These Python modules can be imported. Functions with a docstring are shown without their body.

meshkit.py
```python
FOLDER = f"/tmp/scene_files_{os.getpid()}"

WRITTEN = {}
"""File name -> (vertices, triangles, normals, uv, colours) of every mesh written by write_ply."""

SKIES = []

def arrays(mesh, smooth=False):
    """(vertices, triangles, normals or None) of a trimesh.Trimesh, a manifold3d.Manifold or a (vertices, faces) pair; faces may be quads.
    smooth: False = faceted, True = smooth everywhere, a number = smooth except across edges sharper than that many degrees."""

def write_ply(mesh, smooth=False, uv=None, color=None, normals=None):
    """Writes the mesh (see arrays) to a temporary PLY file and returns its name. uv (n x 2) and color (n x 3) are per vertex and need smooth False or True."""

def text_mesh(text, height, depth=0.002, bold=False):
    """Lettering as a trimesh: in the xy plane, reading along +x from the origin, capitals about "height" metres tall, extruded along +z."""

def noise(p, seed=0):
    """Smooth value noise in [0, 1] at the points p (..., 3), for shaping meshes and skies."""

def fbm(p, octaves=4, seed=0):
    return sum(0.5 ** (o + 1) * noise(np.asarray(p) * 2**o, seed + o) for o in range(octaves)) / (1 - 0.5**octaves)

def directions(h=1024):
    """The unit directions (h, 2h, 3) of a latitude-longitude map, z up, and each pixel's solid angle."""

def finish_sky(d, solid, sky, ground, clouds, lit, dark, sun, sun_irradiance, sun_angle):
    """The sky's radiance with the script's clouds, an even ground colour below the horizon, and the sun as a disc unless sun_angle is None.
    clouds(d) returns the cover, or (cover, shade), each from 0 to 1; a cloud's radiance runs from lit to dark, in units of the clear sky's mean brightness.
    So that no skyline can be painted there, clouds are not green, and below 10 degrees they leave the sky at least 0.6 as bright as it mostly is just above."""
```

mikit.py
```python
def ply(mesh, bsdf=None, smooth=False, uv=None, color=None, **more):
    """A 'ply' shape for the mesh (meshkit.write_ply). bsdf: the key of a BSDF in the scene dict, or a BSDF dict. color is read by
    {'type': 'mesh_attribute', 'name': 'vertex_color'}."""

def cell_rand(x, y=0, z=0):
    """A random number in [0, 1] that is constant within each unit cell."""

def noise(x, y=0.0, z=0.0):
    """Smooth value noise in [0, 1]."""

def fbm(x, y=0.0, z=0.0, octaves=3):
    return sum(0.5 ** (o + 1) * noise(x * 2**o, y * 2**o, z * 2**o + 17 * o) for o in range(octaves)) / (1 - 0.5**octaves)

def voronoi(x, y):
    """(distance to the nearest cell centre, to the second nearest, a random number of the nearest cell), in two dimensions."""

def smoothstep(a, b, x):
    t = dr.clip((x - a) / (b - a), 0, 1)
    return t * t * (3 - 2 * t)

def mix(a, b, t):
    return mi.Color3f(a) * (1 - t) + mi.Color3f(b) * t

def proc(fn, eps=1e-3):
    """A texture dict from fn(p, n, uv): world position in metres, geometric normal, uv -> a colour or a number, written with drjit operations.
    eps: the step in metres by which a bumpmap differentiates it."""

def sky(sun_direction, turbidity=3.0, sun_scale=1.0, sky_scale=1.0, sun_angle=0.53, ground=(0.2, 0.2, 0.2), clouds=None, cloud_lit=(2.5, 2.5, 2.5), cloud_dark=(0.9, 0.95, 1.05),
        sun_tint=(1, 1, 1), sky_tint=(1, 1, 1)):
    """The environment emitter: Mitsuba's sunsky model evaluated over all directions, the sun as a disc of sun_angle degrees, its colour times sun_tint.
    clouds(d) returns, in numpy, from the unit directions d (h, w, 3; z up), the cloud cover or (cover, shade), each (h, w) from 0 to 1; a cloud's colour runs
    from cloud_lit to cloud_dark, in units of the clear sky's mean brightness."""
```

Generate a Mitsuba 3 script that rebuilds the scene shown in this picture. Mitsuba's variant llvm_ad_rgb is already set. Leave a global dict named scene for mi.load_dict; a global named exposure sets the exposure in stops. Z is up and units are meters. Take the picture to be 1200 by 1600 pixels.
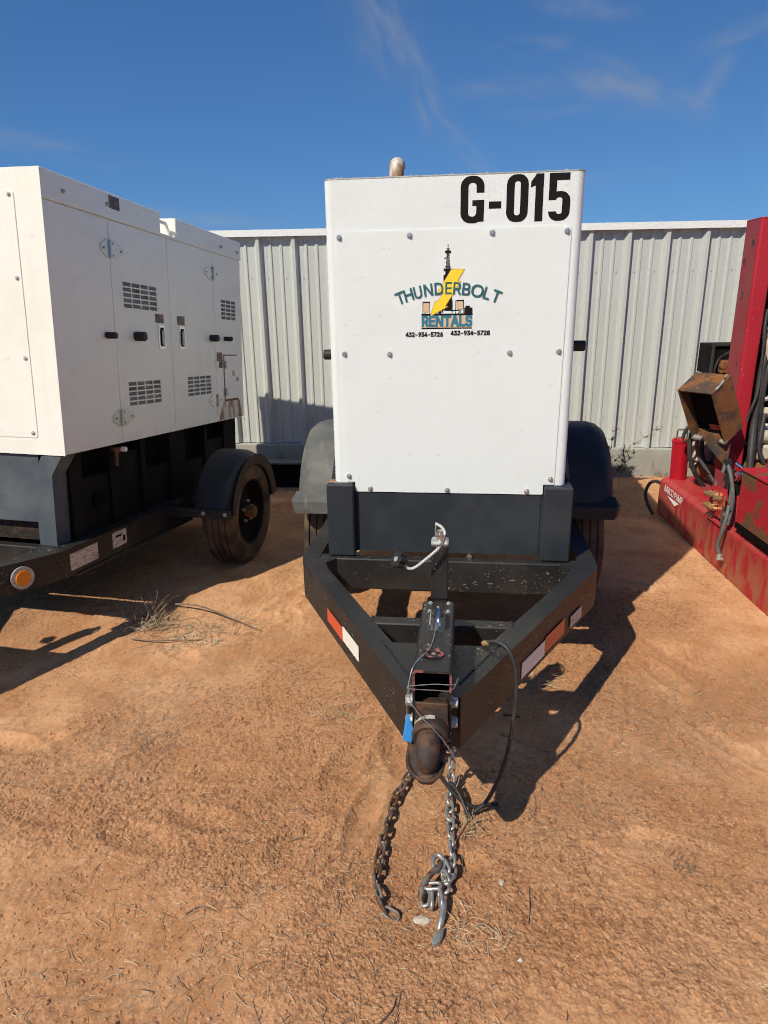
import math, random
import numpy as np, trimesh, drjit as dr, mitsuba as mi, mikit, meshkit
from shapely.geometry import Polygon, LineString, Point, box as sbox
from shapely import affinity, unary_union
from mikit import noise, fbm, voronoi, smoothstep, mix
T = mi.ScalarTransform4f
PI = math.pi

# ------------------------------------------------------------------ camera, sky, exposure
PITCH, ROLL, CAMH = math.radians(17.4), 0.016, 1.5
fw = np.array([0, math.cos(PITCH), -math.sin(PITCH)])
r0 = np.array([1.0, 0, 0]); u0 = np.cross(r0, fw)
up = u0 * math.cos(ROLL) + r0 * math.sin(ROLL)
eye = np.array([0, 0, CAMH])
scene, labels = {}, {}
scene['camera'] = {'type': 'perspective', 'fov': math.degrees(2 * math.atan(800 / 1050)), 'fov_axis': 'y', 'near_clip': 0.05, 'far_clip': 3000.0,
                   'to_world': T().look_at(origin=eye.tolist(), target=(eye + fw).tolist(), up=up.tolist())}
SUN = (-0.654, -0.77, 0.97)


def clouds(d):
    az = np.degrees(np.arctan2(d[..., 0], d[..., 1])); el = np.degrees(np.arcsin(np.clip(d[..., 2], -1, 1)))
    out = np.zeros(az.shape)
    # thin cirrus streaks: (azimuth, elevation, bearing of the streak, half length, half width, strength)
    streaks = [(1.2, 18.4, -62, 3.2, 2.2, .62), (3.0, 15.2, -66, 3.4, 1.1, .55), (6.0, 11.5, -45, 3.2, .7, .5), (12, 14.9, 2, 6.5, .9, .34), (17.5, 14.2, -18, 3.6, 1.1, .55), (21.8, 12.5, -14, 2.2, .6, .5), (23.5, 14.0, 62, 1.6, .7, .6),
               (14.8, 18.7, -9, 3.0, .55, .5), (25, 16.4, 14, 3.0, .5, .42), (11, 16.8, 3, 3.2, .5, .26), (13, 12.9, 4, 4, .5, .22), (-24, 10.5, -8, 5, .6, .36), (-13, 6.3, -4, 5, .45, .55), (17, 8.5, 0, 4, .4, .18),
               (70, 30, 20, 20, 3, .4), (-80, 25, -10, 25, 3, .4), (150, 30, 10, 30, 4, .4), (-140, 40, 30, 20, 4, .4)]
    for a, e, b, L, W, s in streaks:
        dx = ((az - a + 180) % 360 - 180) * np.cos(np.radians(e)); dy = el - e
        c, q = math.cos(math.radians(b)), math.sin(math.radians(b))
        t, w = dx * c + dy * q, -dx * q + dy * c
        n = meshkit.fbm(np.stack([t * .5, w * 1.7, np.full_like(t, a * 3.1)], -1), 5)
        n2 = meshkit.fbm(np.stack([t * .22 + 5, w * .5, np.full_like(t, a * 1.7)], -1), 3)
        m = np.exp(-(t / L) ** 4 - ((w + 1.2 * W * (n2 - .5) * 2) / W) ** 2)
        out = np.maximum(out, s * m * np.clip(n * 2.1 - .55, 0, 1))
    return out * .68


scene['sky'] = mikit.sky(SUN, turbidity=2.6, clouds=clouds, cloud_lit=(1.9, 1.95, 2.0), cloud_dark=(1.2, 1.25, 1.3), ground=(.3, .19, .12), sky_tint=(.43, .77, 1.15), sky_scale=.80, sun_tint=(1.05, 1.19, 1.36))
exposure = 1.6

# ------------------------------------------------------------------ materials


def two(b): return {'type': 'twosided', 'bsdf': b}


def C3(c): return {'type': 'rgb', 'value': list(map(float, c))}


def pr(col, rough=.5, metal=0., spec=.5, **k):
    d = {'type': 'principled', 'base_color': mikit.proc(col) if callable(col) else C3(col), 'roughness': mikit.proc(rough) if callable(rough) else rough, 'metallic': metal, 'specular': spec}
    d.update(k)
    return d


def bump(b, fn, scale=1.0, eps=1e-3): return {'type': 'bumpmap', 'arbitrary': mikit.proc(fn, eps), 'scale': scale, 'bsdf': b}


def mat(name, b): scene[name] = b


def rough_patch(p): return smoothstep(.36, .66, fbm(p.x * 2.3 + 14, p.y * 2.3, 4, 4))


def m_ground(p, n, uv):
    a = fbm(p.x * 1.1 + 3, p.y * 1.1, 0, 4)
    b = fbm(p.x * 7, p.y * 7, 3, 5)
    c = noise(p.x * 210, p.y * 210, 1)
    f = fbm(p.x * 70 + 7, p.y * 70, 9, 3)
    k = rough_patch(p)
    col = mix((.405, .188, .083), (.570, .312, .165), smoothstep(.28, .72, a * .45 + b * .55))
    col = mix(col, (.355, .168, .080), k * .6)
    col = mix(col, (.245, .115, .057), smoothstep(.52, .72, f) * (.25 + .5 * k))
    col = mix(col, (.60, .39, .24), smoothstep(.66, .88, c) * .45)
    col = mix(col, (.10, .048, .025), smoothstep(.80, .90, noise(p.x * 150 + 40, p.y * 150, 6)) * (.15 + .42 * k))
    lit = smoothstep(.50, .72, fbm(p.x * 2.1 + 20, p.y * 2.1 + 4, 5, 4)) * smoothstep(.38, .66, fbm(p.x * 60, p.y * 60, 4, 2))
    col = mix(col, (.30, .19, .115), lit * .45)
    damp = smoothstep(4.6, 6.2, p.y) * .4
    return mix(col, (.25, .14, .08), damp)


def b_ground(p, n, uv):
    k = .14 + 1.15 * rough_patch(p)
    return k * (.0034 * noise(p.x * 135, p.y * 135, 2) + .0024 * noise(p.x * 260, p.y * 260, 5) + .0030 * fbm(p.x * 60, p.y * 60, 8, 2)) + .0009 * noise(p.x * 210, p.y * 210, 3)


mat('m_ground', two(bump(pr(m_ground, .95, spec=.15), b_ground, 1.0, 8e-4)))


def white_col(base, dirt, k):
    def f(p, n, uv):
        a = fbm(p.x * 7, p.y * 7, p.z * 7, 4)
        s = smoothstep(.86, .90, noise(p.x * 31, p.y * 31, p.z * 31)) * smoothstep(.5, .8, noise(p.x * 170, p.y * 170, p.z * 170))
        v = fbm(p.x * 30, p.y * 30, p.z * 2.5, 3)
        return mix(mix(base, dirt, k * smoothstep(.45, .8, a) + k * .5 * smoothstep(.5, .8, v)), (.3, .29, .27), s * .25)
    return f


def b_sheet(p, n, uv): return .0011 * noise(p.x * 4.5, p.y * 4.5, p.z * 4.5) + .00003 * noise(p.x * 400, p.y * 400, p.z * 400)


mat('m_white', two(bump(pr(white_col((.685, .725, .725), (.63, .655, .645), .30), .42, spec=.4), b_sheet, 1.0, 4e-3)))
mat('m_cream', two(bump(pr(white_col((.775, .76, .69), (.68, .655, .58), .35), .4, spec=.4), b_sheet, 1.0, 4e-3)))


def rusty(base, rust, thr, sc, wid=.1):
    def f(p, n, uv):
        a = fbm(p.x * sc, p.y * sc, p.z * sc, 5)
        r = mix(rust, (.10, .045, .022), noise(p.x * sc * 6, p.y * sc * 6, p.z * sc * 6))
        return mix(base, r, smoothstep(thr, thr + wid, a))
    return f


def m_cream_rust(p, n, uv):
    a = fbm(p.x * 14, p.y * 14, p.z * 5, 4)
    return mix((.60, .57, .50), (.25, .12, .05), smoothstep(.4, .62, a))


mat('m_cream_rust', two(pr(m_cream_rust, .6)))


def black_paint(base, dust, k, chip=.5):
    def f(p, n, uv):
        up_ = smoothstep(.3, .9, n.z)
        a = fbm(p.x * 6, p.y * 6, p.z * 6, 4)
        v = noise(p.x * 42, p.y * 42, p.z * 9)
        c = mix(base, dust, k * smoothstep(.35, .8, a) + .35 * k * v + .35 * k * up_)
        chips = smoothstep(.78, .88, noise(p.x * 170, p.y * 170, p.z * 170)) * smoothstep(.46, .66, fbm(p.x * 9, p.y * 9, p.z * 9, 3))
        return mix(c, (.30, .27, .22), chips * chip)
    return f


mat('m_frame', two(bump(pr(black_paint((.009, .010, .011), (.060, .050, .042), .30, .75), .48, spec=.45), lambda p, n, uv: .0004 * fbm(p.x * 60, p.y * 60, p.z * 60, 3), 1.0)))
mat('m_slate', two(bump(pr(black_paint((.016, .021, .027), (.050, .055, .06), .35, .08), .5, spec=.4), b_sheet, .6, 4e-3)))
mat('m_greyblue', two(bump(pr(black_paint((.050, .064, .082), (.13, .14, .145), .5, .2), .55, spec=.35), b_sheet, .6, 4e-3)))
mat('m_black', two(pr(black_paint((.0045, .0045, .005), (.016, .014, .012), .5, .05), .8, spec=.15)))
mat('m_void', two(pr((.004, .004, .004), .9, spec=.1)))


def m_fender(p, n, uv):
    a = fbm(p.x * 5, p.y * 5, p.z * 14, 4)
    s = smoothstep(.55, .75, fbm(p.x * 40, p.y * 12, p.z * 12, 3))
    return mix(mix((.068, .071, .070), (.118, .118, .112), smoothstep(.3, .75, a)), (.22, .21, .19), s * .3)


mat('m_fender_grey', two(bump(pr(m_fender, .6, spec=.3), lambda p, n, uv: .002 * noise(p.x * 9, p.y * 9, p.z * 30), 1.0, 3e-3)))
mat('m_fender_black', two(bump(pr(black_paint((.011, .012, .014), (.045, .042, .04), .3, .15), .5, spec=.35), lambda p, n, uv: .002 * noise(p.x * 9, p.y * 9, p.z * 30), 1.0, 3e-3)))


def m_tyre(p, n, uv):
    a = fbm(p.x * 9, p.y * 9, p.z * 9, 4)
    return mix((.028, .024, .021), (.16, .105, .065), smoothstep(.25, .8, a) * .85)


mat('m_tyre', two(pr(m_tyre, .85, spec=.25)))
mat('m_steel', two(pr((.55, .55, .53), .35, metal=.9)))
mat('m_chrome', two(pr((.72, .72, .72), .16, metal=1.0)))
mat('m_zinc', two(pr(lambda p, n, uv: mix((.34, .34, .33), (.56, .56, .54), noise(p.x * 120, p.y * 120, p.z * 120)), .55, metal=.6)))
mat('m_galv', two(pr(lambda p, n, uv: mix((.30, .29, .27), (.56, .55, .52), noise(p.x * 90, p.y * 90, p.z * 90)), .45, metal=.7)))
mat('m_chain_rust', two(pr(rusty((.20, .17, .145), (.135, .07, .042), .40, 45, .2), .62, metal=.35)))
mat('m_cast', two(bump(pr(rusty((.040, .029, .023), (.105, .056, .035), .42, 38, .25), .62, spec=.45, metal=.1), lambda p, n, uv: .0024 * fbm(p.x * 170, p.y * 170, p.z * 170, 3) + .0012 * noise(p.x * 420, p.y * 420, p.z * 420), 1.0, 5e-4)))


def m_rust(p, n, uv):
    a = fbm(p.x * 11, p.y * 11, p.z * 11, 5); b = fbm(p.x * 48 + 3, p.y * 48, p.z * 48, 4)
    c = mix((.085, .052, .036), (.205, .082, .028), smoothstep(.35, .65, a))
    c = mix(c, (.30, .125, .03), smoothstep(.58, .75, b) * .7)
    return mix(c, (.055, .05, .045), smoothstep(.60, .72, fbm(p.x * 7 + 9, p.y * 7, p.z * 7, 4)))


mat('m_rust', two(bump(pr(m_rust, .75, spec=.3), lambda p, n, uv: .0015 * fbm(p.x * 90, p.y * 90, p.z * 90, 3), 1.0)))


def m_red(p, n, uv):
    a = fbm(p.x * 5, p.y * 5, p.z * 5, 5); d = fbm(p.x * 24, p.y * 24, p.z * 7, 4)
    c = mix((.33, .010, .020), (.40, .018, .030), a)
    low = smoothstep(.42, .0, p.z) * smoothstep(.30, .62, d) * .75
    c = mix(c, (.30, .135, .07), low)
    c = mix(c, (.42, .34, .28), smoothstep(.84, .90, noise(p.x * 90, p.y * 90, p.z * 30)) * .22)
    r = smoothstep(.735, .76, fbm(p.x * 9 + 31, p.y * 9, p.z * 9, 4))
    return mix(c, (.12, .055, .03), r * .9)


mat('m_red', two(bump(pr(m_red, .45, spec=.45), lambda p, n, uv: .0015 * noise(p.x * 7, p.y * 7, p.z * 7), 1.0, 3e-3)))


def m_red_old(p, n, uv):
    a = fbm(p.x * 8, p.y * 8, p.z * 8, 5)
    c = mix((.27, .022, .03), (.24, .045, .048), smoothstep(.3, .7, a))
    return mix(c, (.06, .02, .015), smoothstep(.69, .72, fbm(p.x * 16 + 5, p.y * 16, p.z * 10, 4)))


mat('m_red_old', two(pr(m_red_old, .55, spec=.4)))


def m_red_rust(p, n, uv):
    c = m_red(p, n, uv)
    r = smoothstep(.62, .66, fbm(p.x * 10 + 2, p.y * 10, p.z * 10 + 4, 5) + smoothstep(.46, .34, p.z) * .20)
    return mix(c, mix((.17, .075, .03), (.095, .055, .032), noise(p.x * 50, p.y * 50, p.z * 50)), r)


mat('m_red_rust', two(pr(m_red_rust, .6, spec=.35)))
mat('m_red_bright', two(pr((.38, .008, .018), .35)))


def m_fence(p, n, uv):
    a = fbm(p.x * 1.5, p.y, p.z * 3, 3); d = fbm(p.x * 25, p.y, p.z * 1.2, 3)
    return mix(mix((.485, .495, .470), (.460, .470, .445), a), (.40, .38, .34), smoothstep(.62, .9, d) * .12)


mat('m_fence', two(pr(m_fence, .45, spec=.4)))
mat('m_trim', two(pr((.74, .74, .72), .4)))


def m_concrete(p, n, uv):
    a = fbm(p.x * 6, p.y * 6, p.z * 6, 5)
    return mix(mix((.27, .26, .23), (.36, .35, .31), a), (.20, .17, .13), smoothstep(.55, .75, fbm(p.x * 14, p.y * 14, p.z * 3, 4)))


mat('m_concrete', two(bump(pr(m_concrete, .9, spec=.2), lambda p, n, uv: .004 * fbm(p.x * 40, p.y * 40, p.z * 40, 4), 1.0, 2e-3)))
mat('m_rubber', two(pr((.012, .012, .012), .6)))
mat('m_hose', two(pr(black_paint((.013, .013, .014), (.10, .09, .08), .35, .1), .55)))
mat('m_hose_grey', two(pr((.10, .10, .095), .6)))
mat('m_ink', two(pr((.006, .006, .006), .75, spec=.2)))
mat('m_teal', two(pr((.025, .105, .125), .45)))
mat('m_blue_ink', two(pr((.03, .16, .24), .45)))
mat('m_yellow', two(pr((.82, .60, .03), .45)))
mat('m_orange_ink', two(pr((.50, .20, .06), .45)))
mat('m_tan_ink', two(pr((.58, .42, .27), .5)))
mat('m_print_white', two(pr((.78, .78, .75), .45)))


def m_sticker(p, n, uv):
    return mix((.50, .47, .41), (.30, .28, .25), smoothstep(.5, .7, noise(p.x * 60, p.y * 60, p.z * 160)))


mat('m_crank', two(pr(rusty((.46, .46, .46), (.10, .10, .11), .55, 30, .1), .4)))
mat('m_sticker', two(pr(m_sticker, .45)))
mat('m_brown_sticker', two(pr(lambda p, n, uv: mix((.075, .055, .045), (.22, .10, .07), smoothstep(.45, .7, fbm(p.x * 30, p.y * 30, p.z * 45, 3))), .5)))
mat('m_tape_red', two(pr((.50, .055, .025), .3, spec=.6)))
mat('m_tape_white', two(pr((.68, .66, .60), .3, spec=.6)))
mat('m_amber', two(pr((.75, .22, .01), .2, spec=.6)))
mat('m_brass', two(pr((.62, .42, .20), .35, metal=.8)))
mat('m_cream_part', two(pr(rusty((.50, .44, .34), (.24, .15, .08), .55, 18, .2), .5)))
mat('m_alu', two(pr(rusty((.42, .41, .38), (.07, .06, .05), .52, 22, .15), .5, metal=.4)))
mat('m_blue_tape', two(pr((.03, .22, .55), .5)))
mat('m_pink', two(pr(rusty((.018, .016, .016), (.42, .11, .12), .43, 60, .08), .55)))
mat('m_rock', two(pr(lambda p, n, uv: mix((.36, .28, .20), (.62, .56, .47), fbm(p.x * 40, p.y * 40, p.z * 40, 4)), .9)))
mat('m_straw', two(pr(lambda p, n, uv: mix((.34, .25, .15), (.66, .54, .36), noise(p.x * 17, p.y * 17, p.z * 5)), .8)))
mat('m_twig', two(pr(lambda p, n, uv: mix((.10, .065, .042), (.30, .21, .145), noise(p.x * 25, p.y * 25, p.z * 25)), .85)))
mat('m_weed', two(pr(lambda p, n, uv: mix((.06, .075, .035), (.16, .15, .085), noise(p.x * 20, p.y * 20, p.z * 20)), .8)))
mat('m_clod', {'type': 'ref', 'id': 'm_ground'})
del scene['m_clod']
mat('m_mesh', two(pr(lambda p, n, uv: mix((.05, .048, .045), (.24, .23, .215), noise(p.x * 14, p.y * 14, p.z * 30)), .7)))

# ------------------------------------------------------------------ frames and mesh helpers


def rot(yaw, pitch=0., roll=0.):
    c, s = math.cos(yaw), math.sin(yaw); Rz = np.array([[c, s, 0], [-s, c, 0], [0, 0, 1]])
    c, s = math.cos(pitch), math.sin(pitch); Rx = np.array([[1, 0, 0], [0, c, -s], [0, s, c]])
    c, s = math.cos(roll), math.sin(roll); Ry = np.array([[c, 0, s], [0, 1, 0], [-s, 0, c]])
    return Rz @ Rx @ Ry


class Frame:
    def __init__(s, o, yaw=0., pitch=0., roll=0., k=1.): s.o = np.array(o, float); s.M = rot(yaw, pitch, roll) * k
    def w(s, p): return np.asarray(p, float) @ s.M.T + s.o
    def l(s, p): return (np.asarray(p, float) - s.o) @ np.linalg.inv(s.M).T
    def sub(s, off):
        f = Frame(s.w(off)); f.M = s.M; return f


FC = Frame([.2483, 2.5167, 0], .1234)                          # the trailer in the middle: x across, y away, z up from the ground
FLW = Frame([-1.2631, 2.6248, .9332], .209, -.0734, .019)          # its wheels stand outboard of the frame
FL = Frame([-1.3831, 2.8742, .8793], .209, -.0734, .019, 1.095)        # the left generator: origin at the lower front right corner of its housing
FF = Frame([0, 5.9, 0], math.radians(4.6))                      # the fence line
FS = Frame([1.985, 4.634, 0], math.radians(4.2))                # the red pump skid: far left corner on the ground
W0 = Frame([0, 0, 0])


def cat(ms): return trimesh.util.concatenate([m for m in ms if m is not None])


def hull(pts): return trimesh.convex.convex_hull(np.asarray(pts, float))


def bx(x0, x1, y0, y1, z0, z1, c=0.):
    if c <= 0:
        m = trimesh.creation.box((x1 - x0, y1 - y0, z1 - z0)); m.apply_translation(((x0 + x1) / 2, (y0 + y1) / 2, (z0 + z1) / 2)); return m
    P = []
    for x, sx in ((x0, 1), (x1, -1)):
        for y, sy in ((y0, 1), (y1, -1)):
            for z, sz in ((z0, 1), (z1, -1)):
                P += [(x, y + sy * c, z + sz * c), (x + sx * c, y, z + sz * c), (x + sx * c, y + sy * c, z)]
    return hull(P)


def obox(o, a, b, c):
    o, a, b, c = (np.array(v, float) for v in (o, a, b, c))
    m = hull([o + i * a + j * b + k * c for i in (0, 1) for j in (0, 1) for k in (0, 1)]); return m


def tube(path, r, n=10, smooth=0, caps=True):
    P = np.asarray(path, float)
    if smooth:
        Q = np.vstack([2 * P[0] - P[1], P, 2 * P[-1] - P[-2]]); out = []
        for i in range(1, len(Q) - 2):
            for t in np.linspace(0, 1, smooth, endpoint=False):
                a, b, c, d = Q[i - 1], Q[i], Q[i + 1], Q[i + 2]
                out.append(.5 * (2 * b + (c - a) * t + (2 * a - 5 * b + 4 * c - d) * t ** 2 + (3 * b - a - 3 * c + d) * t ** 3))
        P = np.array(out + [P[-1]])
    R = np.broadcast_to(np.asarray(r, float), (len(P),)) if np.ndim(r) == 0 or len(np.atleast_1d(r)) == len(P) else np.interp(np.linspace(0, 1, len(P)), np.linspace(0, 1, len(r)), r)
    t = np.gradient(P, axis=0); t /= np.linalg.norm(t, axis=1, keepdims=True) + 1e-12
    a = np.cross(t[0], [0, 0, 1.] if abs(t[0][2]) < .9 else [1., 0, 0]); a /= np.linalg.norm(a)
    V = []
    for i in range(len(P)):
        a = a - t[i] * np.dot(a, t[i]); a /= np.linalg.norm(a) + 1e-12
        b = np.cross(t[i], a); g = np.arange(n) * 2 * PI / n
        V.append(P[i] + R[i] * (np.cos(g)[:, None] * a + np.sin(g)[:, None] * b))
    V = np.vstack(V); F = []
    for i in range(len(P) - 1):
        for j in range(n):
            k = (j + 1) % n
            F += [(i * n + j, i * n + k, (i + 1) * n + k), (i * n + j, (i + 1) * n + k, (i + 1) * n + j)]
    if caps:
        c0, c1 = len(V), len(V) + 1; V = np.vstack([V, P[0], P[-1]]); e = (len(P) - 1) * n
        for j in range(n):
            k = (j + 1) % n
            F += [(c0, k, j), (c1, e + j, e + k)]
    return trimesh.Trimesh(V, F, process=False)


def cyl(p0, p1, r, n=20, r1=None, bev=0.):
    p0, p1 = np.array(p0, float), np.array(p1, float)
    r1 = r if r1 is None else r1
    d = (p1 - p0) / np.linalg.norm(p1 - p0)
    if bev: return tube([p0, p0 + d * 1e-5, p0 + d * bev, p1 - d * bev, p1 - d * 1e-5, p1], [r - bev, r - bev, r, r1, r1 - bev, r1 - bev], n)
    return tube([p0, p1], [r, r1], n)


def prism(poly, h0, h1, plane='xy'):
    """extrude a shapely polygon; plane xy -> along z, xz -> along y, yz -> along x"""
    out = []
    for g in getattr(poly, 'geoms', [poly]):
        if g.is_empty or g.area < 1e-10: continue
        m = trimesh.creation.extrude_polygon(g, abs(h1 - h0), engine='earcut'); v = np.array(m.vertices); v[:, 2] += min(h0, h1)
        if plane == 'xz': v = v[:, [0, 2, 1]]; m = trimesh.Trimesh(v, np.array(m.faces)[:, ::-1], process=False)
        elif plane == 'yz': v = v[:, [2, 0, 1]]; m = trimesh.Trimesh(v, m.faces, process=False)
        else: m = trimesh.Trimesh(v, m.faces, process=False)
        out.append(m)
    return cat(out)


def rrect(x0, x1, y0, y1, r=0., q=6): return sbox(x0 + r, y0 + r, x1 - r, y1 - r).buffer(r, quad_segs=q) if r > 0 else sbox(x0, y0, x1, y1)


def lathe(prof, n=40, axis='x'):
    """profile (along, radius) revolved about the axis"""
    P = np.array(prof, float); g = np.arange(n) * 2 * PI / n; V = []
    for a, r in P: V.append(np.stack([np.full(n, a), r * np.cos(g), r * np.sin(g)], 1))
    V = np.vstack(V); F = []
    for i in range(len(P) - 1):
        for j in range(n):
            k = (j + 1) % n
            F += [(i * n + j, (i + 1) * n + k, i * n + k), (i * n + j, (i + 1) * n + j, (i + 1) * n + k)]
    if axis == 'y': V = V[:, [2, 0, 1]]
    if axis == 'z': V = V[:, [1, 2, 0]]
    return trimesh.Trimesh(V, F, process=False)


def moved(m, o=(0, 0, 0), R=None, s=1.):
    v = np.array(m.vertices) * s
    if R is not None: v = v @ np.asarray(R).T
    return trimesh.Trimesh(v + np.array(o, float), m.faces, process=False)


used = {}


def numbered(k):
    if k not in used: used[k] = 0; return k
    used[k] += 1
    return '%s_%03d' % (k, used[k])


FR = [W0]


def obj(name, mesh, m, parent=None, smooth=32, **lab):
    key = numbered((parent + '__' if parent else '') + name)
    v = FR[0].w(np.array(mesh.vertices))
    scene[key] = mikit.ply(trimesh.Trimesh(v, mesh.faces, process=False), m, smooth=smooth)
    if lab: labels[key] = {k: x for k, x in lab.items()}
    return key


def thing(name, label, category, **k):
    key = numbered(name); labels[key] = {'label': label, 'category': category, **k}
    return key


# ------------------------------------------------------------------ lettering (flat print)


def txt(s, h, w=None, bold=False, depth=.0008):
    m = meshkit.text_mesh(s, h, depth, bold); v = np.array(m.vertices); v[:, 0] -= v[:, 0].min()
    if w: v[:, 0] *= w / v[:, 0].max()
    return trimesh.Trimesh(v, m.faces, process=False)


def glyph(ch, w, h, t):
    """condensed heavy grotesque characters, drawn as outlines"""
    r = w * .42; o = rrect(0, w, 0, h, r); i = rrect(t, w - t, t * .8, h - t * .8, max(w / 2 - t, .001) * .9)
    if ch == '0': return o.difference(i)
    if ch == '-': return sbox(0, h * .30, w, h * .30 + t * .85)
    if ch == '1': return unary_union([sbox(w - t, 0, w, h), Polygon([(w - t * .5, h), (w - t * .5, h - t * 1.2), (0, h - t * 1.6), (0, h - t * .95), (w - t * .9, h)])])
    if ch == 'G':
        c = o.difference(i).difference(sbox(w - t * 1.3, h * .47, w + 1, h * .645))
        return unary_union([c, sbox(w * .5, h * .37, w, h * .49), sbox(w - t, h * .03, w, h * .49), ])
    if ch == '5':
        b = rrect(0, w, 0, h * .62, r); bi = rrect(t, w - t, t * .8, h * .62 - t * .7, max(w / 2 - t, .001) * .9)
        low = b.difference(bi).difference(sbox(-1, h * .2, t * 1.05, h * .47))
        return unary_union([low, sbox(0, h * .44, t * .95, h), sbox(0, h - t * .85, w * .94, h)])


# ------------------------------------------------------------------ bolts


def bolt_mesh(r=.0085, h=.007):
    """a flanged hex bolt standing on the xy plane"""
    return cat([cyl((0, 0, -.001), (0, 0, .0022), r * 1.15, 14), tube([(0, 0, .002), (0, 0, h * .8), (0, 0, h)], [r * .72, r * .72, r * .5], 6)])


R_FRONT = np.array([[1, 0, 0], [0, 0, -1], [0, 1, 0]])     # local z -> -y
R_RIGHT = np.array([[0, 0, 1], [1, 0, 0], [0, 1, 0]])      # local z -> +x
R_LEFT = np.array([[0, 0, -1], [-1, 0, 0], [0, 1, 0]])
BOLT = bolt_mesh()


def bolts(parent, pts, R, m='m_steel', mesh=None, name='bolt'):
    for p in pts: obj(name, moved(mesh if mesh is not None else BOLT, p, R), m, parent)


# ------------------------------------------------------------------ generator trailer builder


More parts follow.
